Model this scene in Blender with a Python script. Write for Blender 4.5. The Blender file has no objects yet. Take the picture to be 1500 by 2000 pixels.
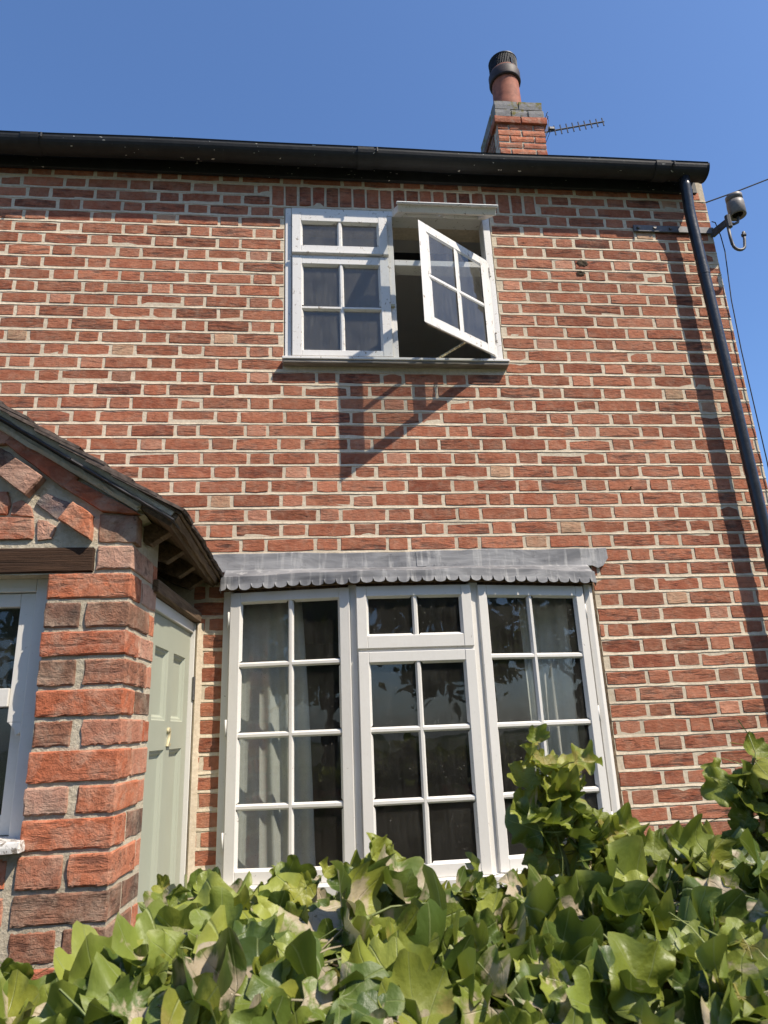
import bpy, bmesh, math, random
from mathutils import Vector, Matrix, noise

# ------------------------------------------------------------------ camera, sky, sun, exposure
scene = bpy.context.scene
COL = scene.collection

CAM = Vector((1.15690, -3.24805, 1.60))
YAW, PITCH, ROLL = 0.10747, 0.30556, -0.04125
FPX = 1350.0                                     # focal length in pixels of the 1500 x 2000 photograph
fwd = Vector((math.sin(YAW) * math.cos(PITCH), math.cos(YAW) * math.cos(PITCH), math.sin(PITCH)))
right0 = Vector((math.cos(YAW), -math.sin(YAW), 0))
up0 = right0.cross(fwd)
rgt = right0 * math.cos(ROLL) + up0 * math.sin(ROLL)
upv = up0 * math.cos(ROLL) - right0 * math.sin(ROLL)
cam_data = bpy.data.cameras.new('camera')
cam_data.sensor_fit = 'VERTICAL'
cam_data.sensor_height = 36.0
cam_data.lens = FPX / 2000.0 * 36.0
cam_data.clip_start = 0.05
cam_data.clip_end = 600
cam_data.dof.use_dof = True
cam_data.dof.focus_distance = 4.2
cam_data.dof.aperture_fstop = 15.0
cam = bpy.data.objects.new('camera', cam_data)
COL.objects.link(cam)
m3 = Matrix((rgt, upv, -fwd)).transposed()
cam.matrix_world = Matrix.Translation(CAM) @ m3.to_4x4()
scene.camera = cam

SUN = Vector((0.4646, -0.3935, 0.7933)).normalized()      # towards the sun
world = bpy.data.worlds.new('World')
scene.world = world
world.use_nodes = True
wn = world.node_tree.nodes
wl = world.node_tree.links
wn.clear()
sky = wn.new('ShaderNodeTexSky')
sky.sky_type = 'NISHITA'
sky.sun_disc = False
sky.sun_elevation = math.asin(SUN.z)
sky.sun_rotation = math.atan2(SUN.x, SUN.y)
sky.altitude = 50
sky.air_density = 1.0
sky.dust_density = 1.2
sky.ozone_density = 10.0
bg = wn.new('ShaderNodeBackground')
bg.inputs['Strength'].default_value = 0.15
wo = wn.new('ShaderNodeOutputWorld')
wl.new(sky.outputs[0], bg.inputs['Color'])
wl.new(bg.outputs[0], wo.inputs[0])

sd = bpy.data.lights.new('sun', 'SUN')
sd.energy = 5.0
sd.angle = math.radians(0.53)
sd.color = (1.0, 0.90, 0.76)
so = bpy.data.objects.new('sun', sd)
COL.objects.link(so)
so.rotation_euler = SUN.to_track_quat('Z', 'Y').to_euler()
so.location = (6, -8, 12)

scene.view_settings.view_transform = 'Standard'
scene.view_settings.look = 'None'
scene.view_settings.exposure = 0.5
scene.view_settings.gamma = 1.0
scene.render.engine = 'CYCLES'
scene.cycles.use_denoising = True
scene.cycles.max_bounces = 8
scene.cycles.transparent_max_bounces = 16
scene.cycles.sample_clamp_indirect = 6.0

# ------------------------------------------------------------------ small node helpers
def mat(name):
    m = bpy.data.materials.new(name)
    m.use_nodes = True
    nt = m.node_tree
    for n in list(nt.nodes):
        nt.nodes.remove(n)
    return m, nt


class NT:
    def __init__(s, nt):
        s.nt = nt

    def n(s, t, **kw):
        nd = s.nt.nodes.new(t)
        for k, v in kw.items():
            setattr(nd, k, v)
        return nd

    def l(s, a, b):
        s.nt.links.new(a, b)

    def val(s, sock, v):
        if hasattr(v, 'links') or isinstance(v, bpy.types.NodeSocket):
            s.l(v, sock)
        else:
            sock.default_value = v

    def math(s, op, a, b=0.0, c=0.0, clamp=False):
        nd = s.n('ShaderNodeMath', operation=op, use_clamp=clamp)
        s.val(nd.inputs[0], a)
        s.val(nd.inputs[1], b)
        s.val(nd.inputs[2], c)
        return nd.outputs[0]

    def mix(s, f, a, b, mode='MIX'):
        nd = s.n('ShaderNodeMix', data_type='RGBA', blend_type=mode)
        nd.clamp_factor = True
        s.val(nd.inputs[0], f)
        s.val(nd.inputs[6], a if not isinstance(a, tuple) else (*a, 1.0)[:4])
        s.val(nd.inputs[7], b if not isinstance(b, tuple) else (*b, 1.0)[:4])
        return nd.outputs[2]

    def ramp(s, f, stops, interp='LINEAR'):
        nd = s.n('ShaderNodeValToRGB')
        nd.color_ramp.interpolation = interp
        el = nd.color_ramp.elements
        while len(el) < len(stops):
            el.new(0.5)
        for e, (p, c) in zip(el, stops):
            e.position = p
            e.color = (*c, 1.0)[:4] if isinstance(c, tuple) else (c, c, c, 1)
        s.val(nd.inputs[0], f)
        return nd.outputs[0]

    def noise(s, vec, scale, detail=3.0, rough=0.55, dist=0.0):
        nd = s.n('ShaderNodeTexNoise')
        s.val(nd.inputs['Vector'], vec)
        nd.inputs['Scale'].default_value = scale
        nd.inputs['Detail'].default_value = detail
        nd.inputs['Roughness'].default_value = rough
        nd.inputs['Distortion'].default_value = dist
        return nd.outputs[0]

    def scalevec(s, vec, sc):
        nd = s.n('ShaderNodeVectorMath', operation='MULTIPLY')
        s.val(nd.inputs[0], vec)
        nd.inputs[1].default_value = sc
        return nd.outputs[0]

    def pos(s):
        return s.n('ShaderNodeNewGeometry').outputs['Position']

    def objco(s):
        return s.n('ShaderNodeTexCoord').outputs['Object']

    def bump(s, h, strength=0.4, dist=0.004, normal=None):
        nd = s.n('ShaderNodeBump')
        nd.inputs['Strength'].default_value = strength
        nd.inputs['Distance'].default_value = dist
        s.val(nd.inputs['Height'], h)
        if normal is not None:
            s.l(normal, nd.inputs['Normal'])
        return nd.outputs[0]

    def pbsdf(s, col, rough=0.8, spec=0.3, metal=0.0, normal=None):
        nd = s.n('ShaderNodeBsdfPrincipled')
        s.val(nd.inputs['Base Color'], (*col, 1.0)[:4] if isinstance(col, tuple) else col)
        s.val(nd.inputs['Roughness'], rough)
        s.val(nd.inputs['Specular IOR Level'], spec)
        s.val(nd.inputs['Metallic'], metal)
        if normal is not None:
            s.l(normal, nd.inputs['Normal'])
        return nd.outputs[0]

    def out(s, sh):
        o = s.n('ShaderNodeOutputMaterial')
        s.l(sh, o.inputs['Surface'])

    def attr(s, name):
        nd = s.n('ShaderNodeAttribute', attribute_type='GEOMETRY', attribute_name=name)
        return nd

    def sep(s, col):
        nd = s.n('ShaderNodeSeparateColor')
        s.l(col, nd.inputs[0])
        return nd.outputs[0], nd.outputs[1], nd.outputs[2]

    def sepxyz(s, v):
        nd = s.n('ShaderNodeSeparateXYZ')
        s.l(v, nd.inputs[0])
        return nd.outputs[0], nd.outputs[1], nd.outputs[2]


M = {}


def plain(name, col, rough=0.6, spec=0.3, metal=0.0, nscale=30.0, nstr=0.12, bumpd=0.0006, bumps=0.3):
    m, nt = mat(name)
    T = NT(nt)
    p = T.objco()
    nz = T.noise(p, nscale, 4.0)
    big = T.noise(p, nscale * 0.13, 3.0)
    f = T.math('ADD', T.math('MULTIPLY', nz, 0.6), T.math('MULTIPLY', big, 0.4))
    dark = tuple(c * (1 - nstr * 2.2) for c in col)
    lite = tuple(min(1, c * (1 + nstr)) for c in col)
    c = T.ramp(f, [(0.32, dark), (0.62, lite)])
    T.out(T.pbsdf(c, rough, spec, metal, T.bump(nz, bumps, bumpd)))
    M[name] = m
    return m


# ---- brick of the main wall: colour from the per-brick attribute "tint" (r: hue pick, g: value, b: header)
def brick_mat(name, pal, streak=0.85, bumpd=0.006, gscale=1.0, pale=0.55, sat=0.99, thr0=0.60, aniso=(40.0, 40.0, 90.0), haze=0.25):
    m, nt = mat(name)
    T = NT(nt)
    a = T.attr('tint')
    r, g, b = T.sep(a.outputs['Color'])
    p = T.pos()
    off = T.n('ShaderNodeVectorMath', operation='ADD')
    T.l(p, off.inputs[0])
    T.l(a.outputs['Color'], off.inputs[1])
    off2 = T.n('ShaderNodeVectorMath', operation='MULTIPLY_ADD')
    T.l(a.outputs['Color'], off2.inputs[0])
    off2.inputs[1].default_value = (7.0, 5.0, 9.0)
    T.l(p, off2.inputs[2])
    q = off2.outputs[0]
    base = T.ramp(r, pal)
    # cloudy variation, kiln marks and dark drag streaks along the brick
    cloud = T.noise(q, 14.0 * gscale, 4.0, 0.6)
    base = T.mix(T.ramp(cloud, [(0.40, 0.0), (0.72, 0.6)]), base, (0.40, 0.165, 0.092))
    st = T.noise(T.scalevec(q, (9.0 * gscale, 20.0, 60.0 * gscale)), 1.0, 5.0, 0.68, 0.6)
    fl = T.math('FRACT', T.math('MULTIPLY', r, 13.7))
    thr = T.math('SUBTRACT', thr0, T.math('MULTIPLY', fl, 0.16))
    sm = T.math('MULTIPLY', T.math('SUBTRACT', st, thr), 6.0, clamp=True)
    sm = T.math('MULTIPLY', sm, T.math('MULTIPLY_ADD', b, -0.45, streak))
    base = T.mix(sm, base, (0.060, 0.036, 0.031))
    # pale bloom on some bricks
    bl = T.noise(q, 28.0 * gscale, 5.0, 0.7)
    blm = T.math('MULTIPLY', T.math('SUBTRACT', bl, T.math('MULTIPLY_ADD', b, -0.10, 0.70)), 4.0, clamp=True)
    base = T.mix(T.math('MULTIPLY', blm, pale), base, (0.47, 0.34, 0.26))
    # overall value per brick
    v = T.math('MULTIPLY_ADD', g, 0.52, 0.70)
    wth = T.noise(p, 1.1, 5.0, 0.62)
    rain = T.noise(T.scalevec(p, (5.5, 5.5, 0.5)), 1.0, 4.0, 0.6)
    v = T.math('MULTIPLY', v, T.math('MULTIPLY_ADD', wth, 0.36, 0.84))
    v = T.math('MULTIPLY', v, T.math('MULTIPLY_ADD', rain, 0.30, 0.86))
    mot = T.noise(q, 48.0 * gscale, 4.0, 0.7)
    v = T.math('MULTIPLY', v, T.math('MULTIPLY_ADD', mot, 0.9, 0.56))
    hsv = T.n('ShaderNodeHueSaturation')
    hsv.inputs['Hue'].default_value = 0.5
    hsv.inputs['Saturation'].default_value = sat
    T.l(v, hsv.inputs['Value'])
    T.l(base, hsv.inputs['Color'])
    hz = T.noise(q, 19.0 * gscale, 6.0, 0.72, 0.5)
    hzm = T.math('MULTIPLY', T.ramp(hz, [(0.46, 0.0), (0.74, 1.0)]), haze)
    col_h = T.mix(hzm, hsv.outputs[0], (0.50, 0.40, 0.30))
    fine = T.noise(q, 260.0 * gscale, 3.0, 0.7)
    med = T.noise(T.scalevec(q, tuple(k * gscale for k in aniso)), 1.0, 5.0, 0.7)
    h = T.math('ADD', T.math('MULTIPLY', fine, 0.25), T.math('MULTIPLY', med, 1.0))
    h = T.math('SUBTRACT', h, T.math('MULTIPLY', sm, 0.6))
    pit = T.n('ShaderNodeTexVoronoi')
    T.l(q, pit.inputs['Vector'])
    pit.inputs['Scale'].default_value = 75.0 * gscale
    pm = T.math('MULTIPLY', T.math('LESS_THAN', pit.outputs['Distance'], 0.20), T.math('GREATER_THAN', med, 0.56))
    h = T.math('SUBTRACT', h, T.math('MULTIPLY', pm, 0.7))
    cc = T.mix(T.math('MULTIPLY', pm, 0.55), col_h, (0.06, 0.035, 0.028))
    T.out(T.pbsdf(cc, 0.9, 0.15, 0.0, T.bump(h, 0.75, bumpd)))
    M[name] = m


brick_mat('brick', [(0.0, (0.225, 0.066, 0.040)), (0.22, (0.280, 0.088, 0.047)), (0.50, (0.335, 0.118, 0.064)),
                    (0.75, (0.390, 0.162, 0.098)), (0.92, (0.44, 0.215, 0.140)), (1.0, (0.48, 0.32, 0.20))])
# old porch bricks: tint.r picks the brick's own colour along a longer palette
brick_mat('old_brick', [(0.0, (0.070, 0.050, 0.042)), (0.12, (0.125, 0.075, 0.050)), (0.26, (0.21, 0.095, 0.055)),
                        (0.45, (0.37, 0.088, 0.034)), (0.62, (0.45, 0.125, 0.045)), (0.78, (0.43, 0.19, 0.12)),
                        (0.90, (0.48, 0.30, 0.22)), (1.0, (0.085, 0.085, 0.10))], 0.7, 0.009, 0.6, 1.0, 0.94, 0.645, (75.0, 75.0, 85.0), 0.52)


def mortar_mat(name, c1, c2, bumpd=0.004):
    m, nt = mat(name)
    T = NT(nt)
    p = T.pos()
    big = T.noise(p, 2.2, 4.0, 0.6)
    f = T.noise(p, 55.0, 5.0, 0.7)
    c = T.mix(T.ramp(f, [(0.3, 0.0), (0.7, 1.0)]), c1, c2)
    c = T.mix(T.ramp(big, [(0.42, 0.0), (0.75, 0.6)]), c, tuple(0.62 * x for x in c1))
    rain = T.noise(T.scalevec(p, (5.5, 5.5, 0.5)), 1.0, 4.0, 0.6)
    c = T.mix(T.ramp(rain, [(0.5, 0.0), (0.75, 0.35)]), c, tuple(0.5 * x for x in c1))
    T.out(T.pbsdf(c, 0.95, 0.1, 0.0, T.bump(f, 0.7, bumpd)))
    M[name] = m


mortar_mat('mortar', (0.52, 0.435, 0.32), (0.72, 0.625, 0.48))
mortar_mat('grey_mortar', (0.42, 0.365, 0.27), (0.60, 0.53, 0.41), 0.010)


# ---- painted joinery; peel > 0 lets grey bare wood and cracks through
def paint_mat(name, col, peel=0.0, crack=0.0, rough=0.45):
    m, nt = mat(name)
    T = NT(nt)
    p = T.pos()
    big = T.noise(p, 5.0, 4.0, 0.6)
    c = T.mix(T.ramp(big, [(0.35, 0.0), (0.8, 0.35)]), col, tuple(0.82 * x for x in col))
    dirt = T.noise(p, 60.0, 4.0, 0.7)
    c = T.mix(T.math('MULTIPLY', T.ramp(dirt, [(0.55, 0.0), (0.8, 1.0)]), 0.22), c, (0.42, 0.39, 0.33))
    h = T.noise(T.scalevec(p, (60.0, 60.0, 12.0)), 1.0, 3.0)
    if peel > 0:
        pn = T.noise(T.scalevec(p, (48.0, 48.0, 34.0)), 1.0, 6.0, 0.7, 0.8)
        pm = T.math('MULTIPLY', T.math('SUBTRACT', pn, 1.0 - peel), 22.0, clamp=True)
        wood = T.mix(T.noise(T.scalevec(p, (14.0, 14.0, 160.0)), 1.0, 4.0), (0.13, 0.10, 0.075), (0.36, 0.31, 0.25))
        c = T.mix(pm, c, wood)
        h = T.math('SUBTRACT', h, T.math('MULTIPLY', pm, 1.2))
    T.out(T.pbsdf(c, rough, 0.4, 0.0, T.bump(h, 0.35, 0.0012)))
    M[name] = m


paint_mat('white_paint', (0.655, 0.635, 0.59), 0.335)
paint_mat('old_white_paint', (0.69, 0.675, 0.645), 0.40)
paint_mat('flaking_paint', (0.67, 0.645, 0.60), 0.50)
paint_mat('sage_paint', (0.345, 0.362, 0.285), 0.0, 0.0, 0.5)
paint_mat('interior_plaster', (0.80, 0.76, 0.70), 0.0, 0.0, 0.9)
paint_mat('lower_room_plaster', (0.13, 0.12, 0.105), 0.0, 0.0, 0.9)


def glass_mat(name, dust=0.05, speck=0.35, tint=(0.93, 0.95, 0.94)):
    m, nt = mat(name)
    T = NT(nt)
    p = T.pos()
    fr = T.n('ShaderNodeFresnel')
    gi = T.n('ShaderNodeNewGeometry')
    T.l(T.math('MULTIPLY_ADD', gi.outputs['Backfacing'], 1.0 / 1.5 - 1.5, 1.5), fr.inputs['IOR'])
    tr = T.n('ShaderNodeBsdfTransparent')
    tr.inputs[0].default_value = (*tint, 1)
    gl = T.n('ShaderNodeBsdfGlossy')
    gl.inputs['Roughness'].default_value = 0.015
    wob = T.noise(p, 6.0, 2.0)
    T.l(T.bump(wob, 0.25, 0.004), gl.inputs['Normal'])
    mx = T.n('ShaderNodeMixShader')
    T.l(fr.outputs[0], mx.inputs[0])
    T.l(tr.outputs[0], mx.inputs[1])
    T.l(gl.outputs[0], mx.inputs[2])
    df = T.n('ShaderNodeBsdfDiffuse')
    df.inputs[0].default_value = (0.55, 0.52, 0.46, 1)
    streak = T.noise(T.scalevec(p, (70.0, 70.0, 5.0)), 1.0, 4.0, 0.6)
    blot = T.noise(p, 9.0, 4.0, 0.6)
    vor = T.n('ShaderNodeTexVoronoi')
    T.l(p, vor.inputs['Vector'])
    vor.inputs['Scale'].default_value = 42.0
    sp = T.math('LESS_THAN', vor.outputs['Distance'], 0.085)
    sp = T.math('MULTIPLY', sp, T.math('GREATER_THAN', T.noise(p, 13.0, 3.0), 0.53))
    d = T.math('MULTIPLY', T.math('MULTIPLY', streak, blot), dust * 4.0)
    d = T.math('ADD', d, T.math('MULTIPLY', sp, speck), clamp=True)
    m2 = T.n('ShaderNodeMixShader')
    T.l(d, m2.inputs[0])
    T.l(mx.outputs[0], m2.inputs[1])
    T.l(df.outputs[0], m2.inputs[2])
    T.out(m2.outputs[0])
    M[name] = m


glass_mat('dusty_glass', 0.016, 0.30)
glass_mat('upper_glass', 0.05, 0.15, (0.86, 0.875, 0.865))


# ---- lead: blue grey with pale oxide runs
def lead_mat():
    m, nt = mat('lead')
    T = NT(nt)
    p = T.pos()
    run = T.noise(T.scalevec(p, (26.0, 26.0, 3.0)), 1.0, 4.0, 0.6)
    big = T.noise(T.scalevec(p, (3.5, 3.5, 12.0)), 1.0, 4.0, 0.55, 0.5)
    c = T.mix(T.ramp(big, [(0.34, 0.0), (0.66, 1.0)]), (0.115, 0.117, 0.124), (0.27, 0.27, 0.272))
    c = T.mix(T.ramp(run, [(0.54, 0.0), (0.68, 0.7)]), c, (0.40, 0.395, 0.38))
    c = T.mix(T.ramp(T.noise(p, 22.0, 5.0, 0.7), [(0.58, 0.0), (0.72, 0.6)]), c, (0.085, 0.085, 0.09))
    T.out(T.pbsdf(c, 0.62, 0.4, 0.15, T.bump(big, 0.45, 0.012)))
    M['lead'] = m


lead_mat()


def wood_mat(name, c1, c2, sc=(3.0, 60.0, 60.0)):
    m, nt = mat(name)
    T = NT(nt)
    p = T.pos()
    g = T.noise(T.scalevec(p, sc), 1.0, 5.0, 0.7, 0.4)
    c = T.ramp(g, [(0.3, c1), (0.7, c2)])
    T.out(T.pbsdf(c, 0.85, 0.2, 0.0, T.bump(g, 0.8, 0.008)))
    M[name] = m


wood_mat('dark_timber', (0.020, 0.012, 0.008), (0.085, 0.045, 0.026), (4.0, 30.0, 170.0))
wood_mat('sill_timber', (0.10, 0.085, 0.07), (0.36, 0.33, 0.29), (6.0, 60.0, 120.0))
wood_mat('rafter_timber', (0.075, 0.048, 0.030), (0.22, 0.15, 0.095), (60.0, 4.0, 60.0))


# ---- black paint and iron with bird-lime flecks
def black_mat(name, col, rough, flecks):
    m, nt = mat(name)
    T = NT(nt)
    p = T.pos()
    n1 = T.noise(p, 18.0, 5.0, 0.65)
    c = T.mix(T.ramp(n1, [(0.4, 0.0), (0.75, 0.7)]), col, tuple(2.2 * x + 0.004 for x in col))
    if flecks:
        w = T.noise(T.scalevec(p, (28.0, 40.0, 90.0)), 1.0, 2.0, 0.5)
        w2 = T.noise(p, 3.0, 2.0)
        fm = T.math('MULTIPLY', T.math('GREATER_THAN', w, 0.715), T.math('GREATER_THAN', w2, 0.47))
        c = T.mix(fm, c, (0.55, 0.54, 0.5))
    T.out(T.pbsdf(c, rough, 0.5, 0.0, T.bump(n1, 0.4, 0.005)))
    M[name] = m


black_mat('gutter_black', (0.009, 0.0095, 0.010), 0.68, True)
black_mat('pipe_black', (0.012, 0.014, 0.018), 0.33, False)
plain('grey_iron', (0.12, 0.115, 0.11), 0.55, 0.5, 0.4, 40, 0.25)
plain('galvanised', (0.13, 0.13, 0.135), 0.6, 0.4, 0.3, 40, 0.2)
plain('insulator_clay', (0.20, 0.18, 0.165), 0.5, 0.4, 0.0, 30, 0.2)
plain('pot_clay', (0.30, 0.105, 0.062), 0.75, 0.25, 0.0, 16, 0.22, 0.002)
plain('pot_band', (0.045, 0.030, 0.027), 0.6, 0.3, 0.0, 20, 0.3, 0.002)
plain('cowl_black', (0.010, 0.011, 0.013), 0.5, 0.4, 0.0, 20, 0.2)
plain('aerial_metal', (0.055, 0.055, 0.058), 0.45, 0.5, 0.6, 30, 0.2)
plain('cable_black', (0.012, 0.012, 0.013), 0.6)
plain('brass', (0.50, 0.44, 0.28), 0.5, 0.4, 0.35, 40, 0.2)
plain('slate', (0.065, 0.062, 0.066), 0.7, 0.3, 0.0, 14, 0.3, 0.003)
plain('porch_tile', (0.115, 0.088, 0.074), 0.85, 0.2, 0.0, 25, 0.45, 0.006, 0.8)
plain('curtain_cloth', (0.46, 0.455, 0.425), 0.95, 0.05, 0.0, 220, 0.06)
plain('curtain_grey', (0.50, 0.49, 0.45), 0.95, 0.05, 0.0, 220, 0.06)
plain('bark', (0.10, 0.075, 0.05), 0.95, 0.1, 0.0, 30, 0.4, 0.01, 0.8)
plain('stem', (0.16, 0.17, 0.06), 0.6, 0.3, 0.0, 60, 0.25)
plain('insect_brown', (0.10, 0.055, 0.02), 0.7, 0.2, 0.0, 300, 0.3)
plain('moss', (0.14, 0.13, 0.03), 0.95, 0.05, 0.0, 120, 0.5, 0.004, 0.9)


# ---- chimney cement top with moss
def cement_mat():
    m, nt = mat('mossy_brick')
    T = NT(nt)
    p = T.pos()
    a = T.attr('tint')
    c = T.mix(T.noise(p, 40.0, 4.0), (0.15, 0.145, 0.14), (0.30, 0.285, 0.27))
    ms = T.noise(p, 11.0, 5.0, 0.7)
    c = T.mix(T.ramp(ms, [(0.52, 0.0), (0.62, 0.9)]), c, (0.16, 0.135, 0.03))
    T.out(T.pbsdf(c, 0.95, 0.1, 0.0, T.bump(ms, 0.8, 0.012)))
    M['mossy_brick'] = m


cement_mat()


# ---- ivy leaf: veins from the leaf's own coordinates, dry pale patches, young yellow-green leaves
def leaf_mat(name, cols, dry=(0.47, 0.385, 0.275), trans=0.28):
    m, nt = mat(name)
    T = NT(nt)
    lu = T.attr('leaf_uv')
    x, y, rr = T.sepxyz(lu.outputs['Vector'])
    oi = T.n('ShaderNodeObjectInfo').outputs['Random']
    rnd = T.math('FRACT', T.math('ADD', T.math('MULTIPLY', oi, 1.0), T.math('MULTIPLY', rr, 1.0)))
    rnd2 = T.math('FRACT', T.math('MULTIPLY', rnd, 7.31))
    rnd3 = T.math('FRACT', T.math('MULTIPLY', rnd, 23.7))
    base = T.ramp(rnd, cols)
    vec = T.n('ShaderNodeCombineXYZ')
    T.l(x, vec.inputs[0])
    T.l(y, vec.inputs[1])
    T.l(T.math('MULTIPLY', rnd, 40.0), vec.inputs[2])
    nz = T.noise(vec.outputs[0], 2.6, 4.0, 0.6)
    base = T.mix(T.ramp(nz, [(0.38, 0.0), (0.75, 0.36)]), base, (0.066, 0.092, 0.016))
    # veins
    ang = T.math('ARCTAN2', x, T.math('ADD', y, 0.0))
    rad = T.math('SQRT', T.math('ADD', T.math('MULTIPLY', x, x), T.math('MULTIPLY', y, y)))
    vn = T.math('MULTIPLY', T.math('ABSOLUTE', T.math('SINE', T.math('MULTIPLY', ang, 4.6))), rad)
    vm = T.math('SUBTRACT', 1.0, T.math('MULTIPLY', vn, 20.0), clamp=True)
    base = T.mix(T.math('MULTIPLY', vm, 0.62), base, (0.32, 0.37, 0.15))
    # sun-dried patches, mostly near the leaf base
    pn = T.noise(vec.outputs[0], 1.7, 5.0, 0.62, 0.4)
    near = T.math('SUBTRACT', 1.0, T.math('MULTIPLY', rad, 1.15), clamp=True)
    pm = T.math('ADD', T.math('MULTIPLY', pn, 1.0), T.math('MULTIPLY', near, 0.22))
    pm = T.math('SUBTRACT', pm, T.math('MULTIPLY_ADD', rnd2, 0.40, 0.555))
    pm = T.math('MULTIPLY', pm, 14.0, clamp=True)
    base = T.mix(T.math('MULTIPLY', pm, 0.9), base, dry)
    # paler leaf margin
    yc = T.math('SUBTRACT', y, 0.30)
    re_ = T.math('SQRT', T.math('ADD', T.math('MULTIPLY', x, x), T.math('MULTIPLY', yc, yc)))
    base = T.mix(T.math('MULTIPLY', T.math('SUBTRACT', re_, 0.455), 5.0, clamp=True), base, (0.25, 0.27, 0.07))
    h = T.math('ADD', T.noise(vec.outputs[0], 9.0, 4.0), T.math('MULTIPLY', vm, -0.6))
    nrm = T.bump(h, 0.5, 0.003)
    pb = T.n('ShaderNodeBsdfPrincipled')
    T.l(base, pb.inputs['Base Color'])
    T.val(pb.inputs['Roughness'], T.math('MULTIPLY_ADD', rnd3, 0.16, 0.40))
    pb.inputs['Specular IOR Level'].default_value = 0.5
    T.l(nrm, pb.inputs['Normal'])
    tl = T.n('ShaderNodeBsdfTranslucent')
    tcol = T.mix(0.5, base, (0.17, 0.22, 0.02))
    T.l(tcol, tl.inputs[0])
    mx = T.n('ShaderNodeMixShader')
    mx.inputs[0].default_value = trans
    T.l(pb.outputs[0], mx.inputs[1])
    T.l(tl.outputs[0], mx.inputs[2])
    T.out(mx.outputs[0])
    M[name] = m


leaf_mat('ivy_leaf', [(0.0, (0.048, 0.084, 0.016)), (0.30, (0.088, 0.135, 0.022)), (0.58, (0.150, 0.200, 0.032)),
                      (0.80, (0.235, 0.280, 0.045)), (1.0, (0.35, 0.375, 0.06))])
leaf_mat('young_leaf', [(0.0, (0.15, 0.195, 0.026)), (0.5, (0.22, 0.255, 0.034)), (1.0, (0.34, 0.34, 0.05))], (0.30, 0.25, 0.06), 0.38)
leaf_mat('tree_leaf', [(0.0, (0.035, 0.06, 0.015)), (1.0, (0.085, 0.12, 0.03))])


def ground_mat():
    m, nt = mat('gravel_ground')
    T = NT(nt)
    p = T.pos()
    n1 = T.noise(p, 0.35, 4.0)
    n2 = T.noise(p, 60.0, 4.0, 0.7)
    gr = T.mix(n2, (0.04, 0.06, 0.018), (0.10, 0.13, 0.04))
    gv = T.mix(n2, (0.06, 0.056, 0.05), (0.15, 0.14, 0.12))
    c = T.mix(T.ramp(n1, [(0.42, 0.0), (0.55, 1.0)]), gv, gr)
    T.out(T.pbsdf(c, 0.95, 0.1, 0.0, T.bump(n2, 0.8, 0.02)))
    M['gravel_ground'] = m


ground_mat()

# ------------------------------------------------------------------ mesh helpers
R = random.Random(11)


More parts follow.
